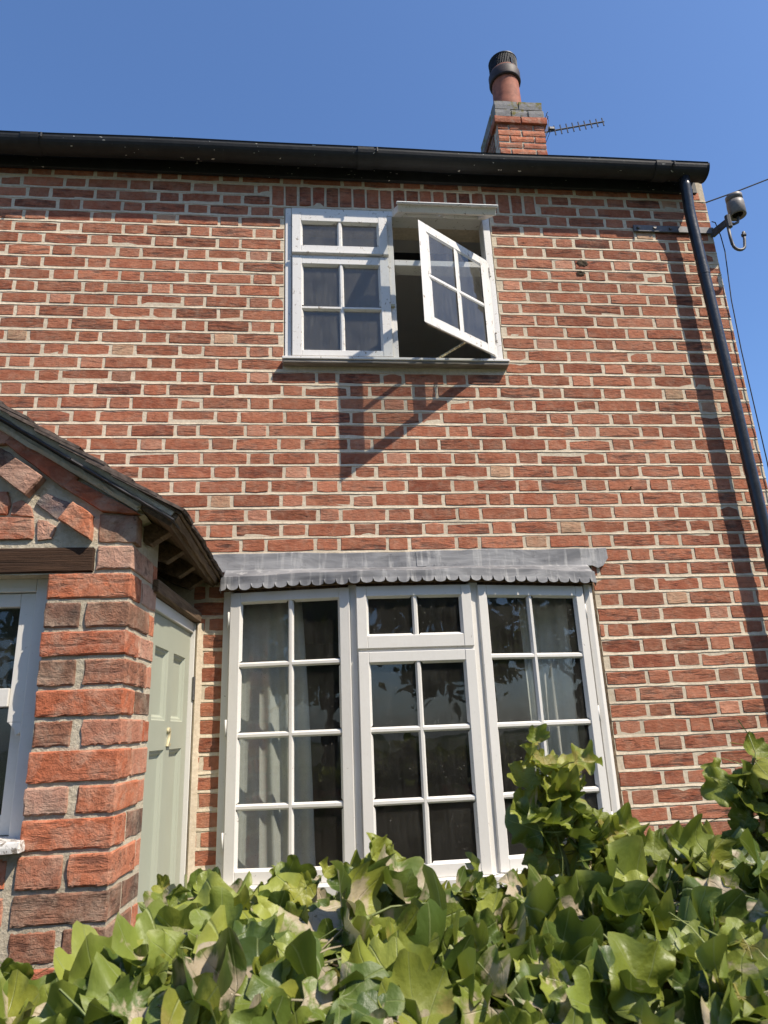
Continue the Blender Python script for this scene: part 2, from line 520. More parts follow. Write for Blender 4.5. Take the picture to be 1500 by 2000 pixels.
class MB:
    """collects polygons; build() links them as ONE mesh object"""

    def __init__(s, xf=None):
        s.v, s.f, s.t = [], [], []
        s.xf = xf
        s.tint = (0.5, 0.5, 0.0)

    def add(s, vs, fs):
        o = len(s.v)
        for p in vs:
            s.v.append(Vector(s.xf(*p)) if s.xf else Vector(p))
            s.t.append(s.tint)
        for f in fs:
            s.f.append([i + o for i in f])

    def box(s, x0, x1, y0, y1, z0, z1):
        s.add([(x0, y0, z0), (x1, y0, z0), (x1, y1, z0), (x0, y1, z0), (x0, y0, z1), (x1, y0, z1), (x1, y1, z1), (x0, y1, z1)],
              [(0, 3, 2, 1), (4, 5, 6, 7), (0, 1, 5, 4), (1, 2, 6, 5), (2, 3, 7, 6), (3, 0, 4, 7)])

    def quad(s, a, b, c, d):
        s.add([a, b, c, d], [(0, 1, 2, 3)])

    def prism(s, poly, fn0, fn1):
        n = len(poly)
        s.add([fn0(*p) for p in poly] + [fn1(*p) for p in poly],
              [tuple(range(n)), tuple(range(2 * n - 1, n - 1, -1))] + [((i + 1) % n, i, n + i, n + (i + 1) % n) for i in range(n)])

    def tube(s, pts, rad, seg=10, caps=True):
        pts = [Vector(p) for p in pts]
        rads = rad if isinstance(rad, (list, tuple)) else [rad] * len(pts)
        vs, fs = [], []
        prev = None
        for i, p in enumerate(pts):
            d = (pts[min(i + 1, len(pts) - 1)] - pts[max(i - 1, 0)]).normalized()
            if prev is None:
                a = d.orthogonal().normalized()
            else:
                a = (prev - d * prev.dot(d)).normalized()
            prev = a
            b = d.cross(a)
            for k in range(seg):
                t = 2 * math.pi * k / seg
                vs.append(p + (a * math.cos(t) + b * math.sin(t)) * rads[i])
        for i in range(len(pts) - 1):
            for k in range(seg):
                k2 = (k + 1) % seg
                fs.append((i * seg + k, i * seg + k2, (i + 1) * seg + k2, (i + 1) * seg + k))
        if caps:
            fs.append(tuple(range(seg - 1, -1, -1)))
            fs.append(tuple(range((len(pts) - 1) * seg, len(pts) * seg)))
        s.add(vs, fs)

    def lathe(s, c, prof, seg=28, axis='Z'):
        """prof: list of (radius, height) round a vertical axis through c"""
        vs, fs = [], []
        for r_, h in prof:
            for k in range(seg):
                t = 2 * math.pi * k / seg
                vs.append((c[0] + r_ * math.cos(t), c[1] + r_ * math.sin(t), c[2] + h))
        for i in range(len(prof) - 1):
            for k in range(seg):
                k2 = (k + 1) % seg
                fs.append((i * seg + k, i * seg + k2, (i + 1) * seg + k2, (i + 1) * seg + k))
        s.add(vs, fs)

    def build(s, name, material, parent=None, bevel=0.0, smooth=False, tint=False, origin=None, recalc=False, seg=1):
        me = bpy.data.meshes.new(name)
        org = Vector((0, 0, 0))
        if origin == 'center' and s.v:
            lo = Vector((min(p.x for p in s.v), min(p.y for p in s.v), min(p.z for p in s.v)))
            hi = Vector((max(p.x for p in s.v), max(p.y for p in s.v), max(p.z for p in s.v)))
            org = (lo + hi) / 2
        elif origin is not None:
            org = Vector(origin)
        me.from_pydata([tuple(p - org) for p in s.v], [], s.f)
        if bevel > 0 or recalc:
            bm = bmesh.new()
            bm.from_mesh(me)
            if recalc:
                bmesh.ops.recalc_face_normals(bm, faces=bm.faces)
            if bevel > 0:
                bmesh.ops.bevel(bm, geom=list(bm.edges), offset=bevel, segments=seg, affect='EDGES', clamp_overlap=True)
            bm.to_mesh(me)
            bm.free()
        if tint:
            ca = me.attributes.new('tint', 'FLOAT_COLOR', 'POINT')
            flat = []
            for t in s.t:
                flat += [t[0], t[1], t[2], 1.0]
            ca.data.foreach_set('color', flat)
        if smooth:
            me.polygons.foreach_set('use_smooth', [True] * len(me.polygons))
        me.materials.append(M[material])
        me.update()
        o = bpy.data.objects.new(name, me)
        COL.objects.link(o)
        o.location = org
        if parent is not None:
            o.parent = parent
            o.matrix_parent_inverse = parent_world(parent).inverted()
        return o


def parent_world(o):
    mtx = Matrix.Translation(o.location)
    if o.parent is not None:
        return parent_world(o.parent) @ o.matrix_parent_inverse @ mtx
    return mtx


def empty(name, loc, label, cat, group=None):
    o = bpy.data.objects.new(name, None)
    o.empty_display_size = 0.1
    COL.objects.link(o)
    o.location = loc
    tag(o, label, cat, group)
    return o


def tag(o, label=None, cat=None, group=None, kind=None):
    if label:
        o['label'] = label
    if cat:
        o['category'] = cat
    if group:
        o['group'] = group
    if kind:
        o['kind'] = kind
    return o


def project(p):
    d = Vector(p) - CAM
    w = d.dot(fwd)
    if w < 0.05:
        return None
    return 750 + FPX * d.dot(rgt) / w, 1000 - FPX * d.dot(upv) / w, w


# ------------------------------------------------------------------ ground
g = MB()
g.quad((-150, -150, 0), (150, -150, 0), (150, 150, 0), (-150, 150, 0))
tag(g.build('ground', 'gravel_ground'), kind='structure')

# ------------------------------------------------------------------ the house
ZJ0, CRS = 4.3794, 0.075          # bed joint just under the shaded courses; course height
UNIT, X0 = 0.34632, 0.5431        # flemish unit (stretcher + header); middle of a header in the odd courses
XL, XR = -2.6, 3.562
WIN = (1.012, 2.197, 3.44, 4.447)
BAY = (0.757, 2.515, 0.62, 2.335)
FASCIA_Z = 4.655

house = empty('brick_house', (1.0, 0.1, 0.0), 'two storey red brick cottage with cream mortar and an open upstairs window', 'house')


def wall_with_holes(mb, x0, x1, z0, z1, y0, y1, holes):
    xs = sorted({x0, x1, *[h[0] for h in holes], *[h[1] for h in holes]})
    zs = sorted({z0, z1, *[h[2] for h in holes], *[h[3] for h in holes]})

    def inside(i, k):
        if i < 0 or k < 0 or i >= len(xs) - 1 or k >= len(zs) - 1:
            return False
        cx, cz = (xs[i] + xs[i + 1]) / 2, (zs[k] + zs[k + 1]) / 2
        return not any(h[0] < cx < h[1] and h[2] < cz < h[3] for h in holes)

    for i in range(len(xs) - 1):
        for k in range(len(zs) - 1):
            if not inside(i, k):
                continue
            a, b, c, d = xs[i], xs[i + 1], zs[k], zs[k + 1]
            mb.quad((a, y0, c), (b, y0, c), (b, y0, d), (a, y0, d))
            mb.quad((b, y1, c), (a, y1, c), (a, y1, d), (b, y1, d))
            if not inside(i - 1, k):
                mb.quad((a, y1, c), (a, y0, c), (a, y0, d), (a, y1, d))
            if not inside(i + 1, k):
                mb.quad((b, y0, c), (b, y1, c), (b, y1, d), (b, y0, d))
            if not inside(i, k - 1):
                mb.quad((a, y1, c), (b, y1, c), (b, y0, c), (a, y0, c))
            if not inside(i, k + 1):
                mb.quad((a, y0, d), (b, y0, d), (b, y1, d), (a, y1, d))


w = MB()
wall_with_holes(w, XL, XR, 0.0, 4.80, 0.0, 0.24, [WIN, BAY])
# gable end, left end and back of the house
RIDGE_Y, RIDGE_Z = 2.45, 6.92
w.prism([(0.24, 0), (4.9, 0), (4.9, 4.80), (RIDGE_Y, RIDGE_Z - 0.12), (0.24, 4.98)], lambda y, z: (XR, y, z), lambda y, z: (XR - 0.24, y, z))
w.prism([(0.24, 0), (4.9, 0), (4.9, 4.80), (RIDGE_Y, RIDGE_Z - 0.12), (0.24, 4.98)], lambda y, z: (XL + 0.24, y, z), lambda y, z: (XL, y, z))
w.box(XL + 0.24, XR - 0.24, 4.66, 4.9, 0, 4.8)
wall = w.build('wall', 'mortar', house)


def brick_front(mb, x0, x1, z0, z1, rng, proud, jit=0.0022):
    """one brick of the main wall: uneven outline, arrised front face standing a little proud of the joints"""
    def j():
        return rng.uniform(-jit, jit)
    n = 3 if x1 - x0 > 0.14 else 2
    pts = []
    cut = rng.uniform(0.001, 0.004)
    for i in range(n + 1):
        t = i / n
        e = cut if i in (0, n) else 0
        pts.append((x0 + (x1 - x0) * t + j() * 0.7, z0 + e + j()))
    pts.append((x1 + j(), (z0 + z1) / 2 + j()))
    for i in range(n + 1):
        t = 1 - i / n
        e = cut if i in (0, n) else 0
        pts.append((x0 + (x1 - x0) * t + j() * 0.7, z1 - e + j()))
    pts.append((x0 + j(), (z0 + z1) / 2 + j()))
    cx, cz = (x0 + x1) / 2, (z0 + z1) / 2
    m_ = len(pts)
    tilt = rng.uniform(-0.0015, 0.0015)
    r0 = [(x, 0.012, z) for x, z in pts]
    r1 = [(x, -proud + 0.0035, z) for x, z in pts]
    r2 = []
    for x, z in pts:
        ix = x + math.copysign(min(0.0035, abs(cx - x)), cx - x)
        iz = z + math.copysign(min(0.0035, abs(cz - z)), cz - z)
        r2.append((ix, -proud + tilt * (iz - cz) / 0.03 + rng.uniform(-0.0006, 0.0006), iz))
    fs = []
    for a in range(m_):
        b = (a + 1) % m_
        fs.append((a, b, m_ + b, m_ + a))
        fs.append((m_ + a, m_ + b, 2 * m_ + b, 2 * m_ + a))
    fs.append(tuple(range(2 * m_, 3 * m_)))
    mb.add(r0 + r1 + r2, fs)


bricks = []           # (x0, x1, z0, z1, header?, tint)


def course_pieces(k):
    """x intervals of course k before the openings are cut out"""
    res = []
    off = X0 + (0 if k % 2 else UNIT / 2)
    hw = 0.0585
    n0 = int(math.floor((XL - off) / UNIT)) - 1
    n1 = int(math.ceil((XR - off) / UNIT)) + 1
    wob = 0.010 * math.sin(k * 1.7) + R.uniform(-0.006, 0.006)
    cuts = []
    for n in range(n0, n1 + 1):
        c = off + n * UNIT + wob + R.uniform(-0.006, 0.006)
        h2 = hw + R.uniform(-0.004, 0.004)
        cuts.append((c - h2, 'h'))
        cuts.append((c + h2, 's'))
    for (a, kind), (b, _) in zip(cuts, cuts[1:]):
        res.append((a, b, kind == 'h'))
    return res


JV, JH = 0.0070, 0.0062            # half joints
kmin = int(math.floor((ZJ0 - 4.72) / CRS))
for k in range(kmin, 49):
    ztop = ZJ0 - k * CRS
    zbot = ztop - CRS
    if zbot + 0.03 > FASCIA_Z + 0.03:
        continue
    blocks = []
    if zbot < WIN[3] - 0.02 and ztop > WIN[2] + 0.02:
        blocks.append((WIN[0] - 0.002, WIN[1] + 0.004))
    if zbot < BAY[3] + 0.075:
        blocks.append((BAY[0] - 0.002, BAY[1] + 0.018))
    if zbot >= ZJ0 + CRS - 0.01 and ztop <= ZJ0 + 3 * CRS + 0.01:
        blocks.append((0.928, 2.49))           # the soldier course over the window
    if ztop < 2.36:
        blocks.append((-3, 0.605))             # behind the porch
    tilt_c = R.uniform(-0.0015, 0.0015)
    for a, b, hd in course_pieces(k):
        a, b = max(a, XL), min(b, XR + JV)
        segs = [(a, b)]
        for c0, c1 in blocks:
            ns = []
            for s0, s1 in segs:
                if s1 <= c0 or s0 >= c1:
                    ns.append((s0, s1))
                else:
                    if s0 < c0:
                        ns.append((s0, c0 + JV))
                    if s1 > c1:
                        ns.append((c1 - JV, s1))
            segs = ns
        for s0, s1 in segs:
            if s1 - s0 < 0.032:
                continue
            x0, x1 = s0 + JV + R.uniform(-0.001, 0.0015), s1 - JV + R.uniform(-0.0015, 0.001)
            z0, z1 = zbot + JH + tilt_c + R.uniform(-0.0012, 0.0012), ztop - JH + tilt_c + R.uniform(-0.0012, 0.0012)
            if x1 - x0 < 0.018:
                continue
            short = (x1 - x0) < 0.14
            hue = R.betavariate(2.2, 2.4) * 0.72 + (0.20 if short else 0.0)
            if short and R.random() < 0.03:
                hue = 0.97 + R.random() * 0.03
            val = R.betavariate(2.5, 2.5)
            near_jamb = WIN[2] < (z0 + z1) / 2 < WIN[3] and (WIN[0] - 0.2 < x1 < WIN[0] + 0.02 or WIN[1] - 0.02 < x0 < WIN[1] + 0.2)
            if near_jamb:
                hue = min(1.0, hue * 0.7 + 0.30)
            bricks.append((x0, x1, z0, z1, (hue, val, 0.9 if short else 0.1)))

area = []
for i, b in enumerate(bricks):
    ps = [project((b[p], -0.003, b[q])) for p, q in ((0, 2), (1, 2), (1, 3), (0, 3))]
    sz = 0.0
    if all(ps):
        cx = sum(p[0] for p in ps) / 4
        cy = sum(p[1] for p in ps) / 4
        if -20 < cx < 1520 and 0 < cy < 1720 and not (b[1] < 0.72 and b[3] < 2.9 and cx < 440 and cy > 775 + 0.74 * cx):
            s_ = 0.0
            for a in range(4):
                x1_, y1_ = ps[a][:2]
                x2_, y2_ = ps[(a + 1) % 4][:2]
                s_ += x1_ * y2_ - x2_ * y1_
            sz = abs(s_) / 2
    area.append((sz, i))
area.sort(reverse=True)
singles = {i for _, i in area[:285]}
rest = MB()
for i, (x0, x1, z0, z1, tint) in enumerate(bricks):
    rng = random.Random(1000 + i)
    proud = rng.uniform(0.0006, 0.0030)
    if i in singles:
        mb = MB()
        mb.tint = tint
        brick_front(mb, x0, x1, z0, z1, rng, proud)
        mb.build('brick', 'brick', wall, tint=True, origin='center')
    else:
        rest.tint = tint
        brick_front(rest, x0, x1, z0, z1, rng, proud)
tag(rest.build('brickwork', 'brick', wall, tint=True), kind='stuff')

# weather-struck bed joints: each strip of pointing slopes out towards its lower edge
bj = MB()
for k in range(kmin + 1, 49):
    zc_ = ZJ0 - k * CRS
    if zc_ > FASCIA_Z - 0.01 or zc_ < 0.75:
        continue
    blk = []
    if WIN[2] - 0.005 < zc_ < WIN[3] + 0.005:
        blk.append((WIN[0] - 0.002, WIN[1] + 0.004))
    if zc_ < BAY[3] + 0.075:
        blk.append((BAY[0] - 0.002, BAY[1] + 0.018))
    if zc_ < 2.33:
        blk.append((-3, 0.612))
    if abs(zc_ - (ZJ0 + 2 * CRS)) < 0.01:
        blk.append((0.930, 2.488))
    segs = [(XL, XR)]
    for c0, c1 in blk:
        ns = []
        for s0, s1 in segs:
            if s1 <= c0 or s0 >= c1:
                ns.append((s0, s1))
            else:
                if s0 < c0:
                    ns.append((s0, c0))
                if s1 > c1:
                    ns.append((c1, s1))
        segs = ns
    for s0, s1 in segs:
        n = max(1, int((s1 - s0) / 0.028))
        vs = []
        for i in range(n + 1):
            x = s0 + (s1 - s0) * i / n
            up_ = 0.0044 + R.uniform(-0.0008, 0.0008)
            dn_ = 0.0058 + R.uniform(-0.0012, 0.0012) + 0.0020 * noise.noise(Vector((x * 9, k * 3.1, 0)))
            pr_ = 0.0027 + R.uniform(-0.0007, 0.0007)
            vs += [(x, 0.001, zc_ + up_ + 0.001), (x, -0.0010, zc_ + up_), (x, -pr_, zc_ - dn_ + 0.0015), (x, -pr_ + 0.001, zc_ - dn_), (x, 0.001, zc_ - dn_ - 0.0008)]
        bj.add(vs, [((i + 1) * 5 + q, i * 5 + q, i * 5 + q + 1, (i + 1) * 5 + q + 1) for i in range(n) for q in range(4)])
bj.build('pointing', 'mortar', wall)

# soldier course over the upper window
xs0, xs1 = 0.934, 2.486
ns_ = 20
for i in range(ns_):
    a = xs0 + (xs1 - xs0) * i / ns_ + 0.006 + R.uniform(-0.002, 0.002)
    b = xs0 + (xs1 - xs0) * (i + 1) / ns_ - 0.006 + R.uniform(-0.002, 0.002)
    mb = MB()
    mb.tint = (R.random() * 0.6, R.uniform(0.1, 0.8), 0.3)
    brick_front(mb, a, b, ZJ0 + CRS + 0.008, ZJ0 + 3 * CRS - 0.008, R, R.uniform(0.002, 0.005))
    mb.build('soldier_brick', 'brick', wall, tint=True, origin='center')

# old fixing scars in the brickwork beside the window
for cx, cz, rx, rz in ((2.722, 4.128, 0.032, 0.022), (2.70, 4.060, 0.026, 0.016)):
    mb = MB()
    n = 14
    ring = []
    for a in range(n):
        t = 2 * math.pi * a / n
        rr_ = 1 + R.uniform(-0.25, 0.2)
        ring.append((cx + rx * rr_ * math.cos(t), -0.006, cz + rz * rr_ * math.sin(t)))
    inner = [(cx + (p[0] - cx) * 0.55, -0.0075 + R.uniform(-0.002, 0.002), cz + (p[2] - cz) * 0.55) for p in ring]
    mb.add(ring + inner + [(cx, -0.005, cz)], [(a, (a + 1) % n, n + (a + 1) % n, n + a) for a in range(n)] + [(n + a, n + (a + 1) % n, 2 * n) for a in range(n)])
    mb.build('wall_scar', 'bark', house)

# ---- roof slopes, eaves board, gutter, downpipe
rf = MB()
e_y, e_z = -0.11, 4.755
rf.prism([(e_y, e_z), (RIDGE_Y, RIDGE_Z), (RIDGE_Y, RIDGE_Z + 0.05), (e_y, e_z + 0.04)], lambda y, z: (XL - 0.05, y, z), lambda y, z: (3.495, y, z))
rf.prism([(RIDGE_Y + 0.002, RIDGE_Z), (5.0, e_z), (5.0, e_z + 0.04), (RIDGE_Y + 0.002, RIDGE_Z + 0.05)], lambda y, z: (XL - 0.05, y, z), lambda y, z: (3.495, y, z))
roof = rf.build('roof', 'slate', house, recalc=True)
rt = MB()
for i in range(20):
    x = XL + 0.3 * i
    rt.tube([(x, RIDGE_Y, RIDGE_Z + 0.03), (x + 0.295, RIDGE_Y, RIDGE_Z + 0.03)], 0.09, 12)
rt.build('ridge_tile', 'pot_clay', roof)

fb = MB()
fb.box(XL, 3.50, -0.030, -0.008, 4.640, 4.752)
fb.box(XL, 3.50, -0.118, -0.031, 4.735, 4.752)
fb.build('fascia_board', 'gutter_black', house, bevel=0.002)

GY, GZ, GR = -0.121, 4.716, 0.064
gm = MB()
prof = []
for i in range(15):
    t = math.pi * i / 14
    prof.append((GY - GR * math.cos(t), GZ - GR * math.sin(t)))
inner = [(GY + (y - GY) * 0.93, GZ + (z - GZ) * 0.93) for y, z in prof]
poly = [(GY - GR - 0.004, GZ + 0.004)] + prof + inner[::-1]
nseg = 28
gvs, gfs = [], []
for i in range(nseg + 1):
    x = XL + (3.497 - XL) * i / nseg
    sag = 0.003 * math.sin(x * 2.3) + 0.002 * math.sin(x * 5.1)
    for y, z in poly:
        gvs.append((x, y, z + sag))
npf = len(poly)
for i in range(nseg):
    for k in range(npf):
        k2 = (k + 1) % npf
        gfs.append((i * npf + k, i * npf + k2, (i + 1) * npf + k2, (i + 1) * npf + k))
gm.add(gvs, gfs)
gutter = gm.build('gutter', 'gutter_black', house, smooth=False, recalc=True)
ge = MB()
ge.prism([(y, z) for y, z in prof], lambda y, z: (3.492, y, z), lambda y, z: (3.503, y + (y - GY) * 0.06, z + (z - GZ) * 0.06))
ge.build('stop_end', 'gutter_black', gutter, recalc=True)
for xj in (-0.33, 1.47, 3.22):
    cm = MB()
    rim = []
    for i in range(15):
        t = math.pi * i / 14
        rim.append((GY - (GR + 0.006) * math.cos(t), GZ - (GR + 0.006) * math.sin(t)))
    rin = [(GY - (GR + 0.001) * math.cos(math.pi * i / 14), GZ - (GR + 0.001) * math.sin(math.pi * i / 14)) for i in range(15)]
    pl = rim + rin[::-1]
    n = len(pl)
    cm.add([(xj - 0.045, y, z) for y, z in pl] + [(xj + 0.045, y, z) for y, z in pl], [(k, (k + 1) % n, n + (k + 1) % n, n + k) for k in range(n)] +
           [(i, i + 1, n - 2 - i, n - 1 - i) for i in range(14)] + [(n + i + 1, n + i, 2 * n - 1 - i, 2 * n - 2 - i) for i in range(14)])
    cm.tube([(xj + 0.062, GY - GR - 0.006, GZ - 0.004), (xj + 0.062, GY - GR - 0.004, GZ - 0.03)], 0.006, 8)
    cm.build('gutter_joint', 'gutter_black', gutter, recalc=True)

PIPE = [(3.372, -0.118, 4.668), (3.376, -0.112, 4.60), (3.383, -0.09, 4.47), (3.387, -0.085, 4.38), (3.405, -0.085, 3.60), (3.428, -0.085, 2.60), (3.470, -0.085, 0.25), (3.47, -0.14, 0.12)]
dp = MB()
dp.tube(PIPE, 0.0305, 18)
pipe = dp.build('downpipe', 'pipe_black', house, smooth=True)


def pipe_at(z):
    for a, b in zip(PIPE, PIPE[1:]):
        if b[2] <= z <= a[2]:
            t = (a[2] - z) / (a[2] - b[2])
            return tuple(a[i] + (b[i] - a[i]) * t for i in range(3))


for z in (4.06, 2.35):
    p0, p1 = pipe_at(z), pipe_at(z - 0.055)
    cm = MB()
    cm.tube([p0, p1], 0.0325, 18)
    cm.build('pipe_collar', 'pipe_black', pipe, bevel=0.002)

# ---- rooms behind the windows (plain plaster boxes, open to the window side)
rm = MB()


def room(mb, x0, x1, y0, y1, z0, z1):
    mb.quad((x0, y1, z0), (x0, y0, z0), (x0, y0, z1), (x0, y1, z1))
    mb.quad((x1, y0, z0), (x1, y1, z0), (x1, y1, z1), (x1, y0, z1))
    mb.quad((x1, y1, z0), (x0, y1, z0), (x0, y1, z1), (x1, y1, z1))
    mb.quad((x0, y0, z0), (x1, y0, z0), (x1, y1, z0), (x0, y1, z0))
    mb.quad((x0, y0, z1), (x0, y1, z1), (x1, y1, z1), (x1, y0, z1))


room(rm, 0.80, 2.60, 0.2405, 2.1, 2.72, 4.60)
tag(rm.build('upper_room', 'interior_plaster', house), 'dim plastered bedroom seen through the upper window')
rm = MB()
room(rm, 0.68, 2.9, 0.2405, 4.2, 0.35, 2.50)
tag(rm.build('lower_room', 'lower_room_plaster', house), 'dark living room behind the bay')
cr = MB()
cr.box(0.95, 2.3, 0.32, 0.36, 4.33, 4.42)
cr.build('curtain_pelmet', 'cowl_black', house)


# ------------------------------------------------------------------ joinery
def casement(parent, xf, s0, s1, z0, z1, stile, top, bot, cols, rows, d0, d1, pm, gm_, barw=0.024, putty=0.009, gdepth=None):
    """one glazed light in the local frame (s along, d outwards, z up): frame, bars and panes as separate pieces"""
    gd = d0 + (d1 - d0) * 0.42 if gdepth is None else gdepth
    f = MB(xf)
    f.box(s0, s0 + stile, -d1, -d0, z0, z1)
    f.box(s1 - stile, s1, -d1, -d0, z0, z1)
    f.box(s0 + stile, s1 - stile, -d1 + 0.0012, -d0, z1 - top, z1)
    f.box(s0 + stile, s1 - stile, -d1 + 0.0012, -d0, z0, z0 + bot)
    f.build('casement_frame', pm, parent, bevel=0.0022, origin='center')
    a0, a1, b0, b1 = s0 + stile, s1 - stile, z0 + bot, z1 - top
    cx = [a0] + cols + [a1]
    cz = [b0] + rows + [b1]
    hb = barw / 2

    def barprofile(mb, horizontal, c, e0, e1):
        fr = d1 - 0.005
        w0, w1 = hb, hb * 0.42
        sec = [(-w0, gd), (-w0, gd + 0.004), (-w1, fr), (w1, fr), (w0, gd + 0.004), (w0, gd)]
        bk = [(-w0 * 0.8, d0 + 0.003), (w0 * 0.8, d0 + 0.003)]
        sec = sec + bk[::-1]
        n = len(sec)
        if horizontal:
            v0 = [(e0, -d, c + o) for o, d in sec]
            v1 = [(e1, -d, c + o) for o, d in sec]
        else:
            v0 = [(c + o, -d, e0) for o, d in sec]
            v1 = [(c + o, -d, e1) for o, d in sec]
        mb.add(v0 + v1, [(k, (k + 1) % n, n + (k + 1) % n, n + k) for k in range(n)] + [tuple(range(n)), tuple(range(2 * n - 1, n - 1, -1))])

    for c in cols:
        b = MB(xf)
        barprofile(b, False, c, b0 - 0.001, b1 + 0.001)
        b.build('glazing_bar', pm, parent, recalc=True, origin='center')
    for c in rows:
        for e0, e1 in zip(cx, cx[1:]):
            b = MB(xf)
            barprofile(b, True, c, e0 + (hb * 0.5 if e0 in cols else -0.001), e1 - (hb * 0.5 if e1 in cols else -0.001))
            b.build('glazing_bar', pm, parent, recalc=True, origin='center')
    # sloping putty round each pane, then the pane
    for i in range(len(cx) - 1):
        for k in range(len(cz) - 1):
            l = cx[i] + (hb if i > 0 else 0)
            r_ = cx[i + 1] - (hb if i < len(cx) - 2 else 0)
            bo = cz[k] + (hb if k > 0 else 0)
            tp = cz[k + 1] - (hb if k < len(cz) - 2 else 0)
            pt = MB(xf)
            fo = d1 - 0.004
            sides = []
            if i == 0:
                sides.append(((l, -fo, bo), (l, -fo, tp), (l + putty, -gd - 0.0015, tp - putty), (l + putty, -gd - 0.0015, bo + putty)))
            if i == len(cx) - 2:
                sides.append(((r_, -fo, tp), (r_, -fo, bo), (r_ - putty, -gd - 0.0015, bo + putty), (r_ - putty, -gd - 0.0015, tp - putty)))
            if k == 0:
                sides.append(((r_, -fo, bo), (l, -fo, bo), (l + putty, -gd - 0.0015, bo + putty), (r_ - putty, -gd - 0.0015, bo + putty)))
            if k == len(cz) - 2:
                sides.append(((l, -fo, tp), (r_, -fo, tp), (r_ - putty, -gd - 0.0015, tp - putty), (l + putty, -gd - 0.0015, tp - putty)))
            for q in sides:
                pt.quad(*q)
            if sides:
                pt.build('putty', pm, parent, recalc=False, origin='center')
            g_ = MB(xf)
            g_.box(l - 0.004, r_ + 0.004, -gd, -gd + 0.003, bo - 0.004, tp + 0.004)
            g_.build('pane', gm_, parent, origin='center')


# ---- upper window
def upx(s, d, z):
    return (s, d, z)


uf = MB()
uf.box(1.016, 1.052, -0.004, 0.085, 3.470, 4.443)
uf.box(2.150, 2.192, -0.004, 0.085, 3.470, 4.443)
uf.box(1.590, 1.622, -0.006, 0.085, 3.470, 4.405)
uf.box(1.0525, 2.1495, -0.008, 0.085, 4.405, 4.443)
uf.box(1.6225, 2.1495, -0.003, 0.085, 4.078, 4.117)
uf.box(1.0525, 1.5895, 0.0, 0.085, 4.100, 4.132)
upper = uf.build('upper_window', 'old_white_paint', house, bevel=0.003)
ul = MB()
ul.box(1.600, 1.614, -0.0055, 0.02, 3.49, 4.40)
us = MB()
us.box(1.004, 2.212, -0.052, 0.10, 3.453, 3.469)
us.build('window_sill', 'old_white_paint', upper, bevel=0.003)
us2 = MB()
us2.box(1.008, 2.208, -0.046, 0.10, 3.434, 3.4525)
us2.build('sill_board', 'sill_timber', upper, bevel=0.003)
for c0, c1 in ((1.018, 1.03),):
    pass
casement(upper, upx, 1.054, 1.589, 4.132, 4.402, 0.050, 0.060, 0.048, [1.3205], [], -0.012, 0.026, 'old_white_paint', 'upper_glass', 0.028)
casement(upper, upx, 1.056, 1.589, 3.487, 4.112, 0.052, 0.054, 0.034, [1.3235], [3.783], -0.012, 0.026, 'old_white_paint', 'upper_glass', 0.026)
db = MB()
db.box(1.054, 1.590, -0.040, -0.0265, 4.118, 4.131)
db.build('drip_mould', 'old_white_paint', upper, bevel=0.003)

# right-hand light standing open on its hinges
HX, HY = 2.146, -0.034
ang = math.atan2(0.305, 0.43)
ex, ey = -math.cos(ang), -math.sin(ang)          # from the hinge to the free edge
nx_, ny_ = -math.sin(ang), math.cos(ang)         # face normal of the side that is outside when shut points to +x -y
CW = 0.527


def opx(s, d, z):
    # s runs from the free edge (0) to the hinge (CW); d negative is outwards when shut
    t = CW - s
    return (HX + ex * t + (-d) * (ey) * 1.0 * -1.0 * -1.0, HY + ey * t + (-d) * (-ex) * -1.0, z)


casement(upper, opx, 0.0, CW, 3.490, 4.096, 0.052, 0.050, 0.050, [CW / 2], [3.783], -0.019, 0.019, 'old_white_paint', 'upper_glass', 0.026)
for z in (3.58, 4.0):
    hg = MB()
    hg.tube([(HX + 0.012, HY + 0.006, z), (HX + 0.012, HY + 0.006, z + 0.06)], 0.006, 8)
    hg.build('hinge', 'flaking_paint', upper)
stay = MB()
pA = Vector(opx(CW * 0.60, 0.0, 3.515))
pB = Vector((1.80, 0.03, 3.485))
dv = (pB - pA).normalized()
sdv = dv.cross(Vector((0, 0, 1))).normalized() * 0.007
upn = sdv.cross(dv).normalized() * 0.003
for i in range(8):
    a = pA + (pB - pA) * (i / 8)
    b = pA + (pB - pA) * ((i + 0.72) / 8)
    c8 = [a - sdv - upn, a + sdv - upn, a + sdv + upn, a - sdv + upn, b - sdv - upn, b + sdv - upn, b + sdv + upn, b - sdv + upn]
    stay.add(c8, [(0, 1, 2, 3), (7, 6, 5, 4), (0, 4, 5, 1), (1, 5, 6, 2), (2, 6, 7, 3), (3, 7, 4, 0)])
    for sg in (-1, 1):
        e0 = b + sdv * sg
        e1 = pA + (pB - pA) * ((i + 1) / 8) + sdv * sg
        stay.tube([e0, e1], 0.0022, 5)
stay.build('window_stay', 'brass', upper, recalc=True)
lt = MB()
lt.box(1.585, 1.612, -0.02, -0.007, 3.80, 3.815)
lt.build('catch_plate', 'brass', upper, bevel=0.001)

# right-hand fanlight, top hung and propped open
FZ, FY = 4.405, -0.030
FA = math.radians(55)


def fanx(s, d, z):
    # z: distance below the hinge line (negative), d: through the thickness (negative is the outer face)
    L = -z
    return (s, FY - L * math.sin(FA) + d * math.cos(FA) * 1.0, FZ - L * math.cos(FA) - d * math.sin(FA) * 1.0)


casement(upper, fanx, 1.620, 2.156, -0.272, -0.004, 0.050, 0.055, 0.050, [1.888], [], -0.019, 0.019, 'old_white_paint', 'upper_glass', 0.026)
fm = MB(fanx)
fm.box(1.612, 2.164, -0.034, -0.0195, -0.282, -0.262)
fm.build('drip_mould', 'old_white_paint', upper, bevel=0.003)

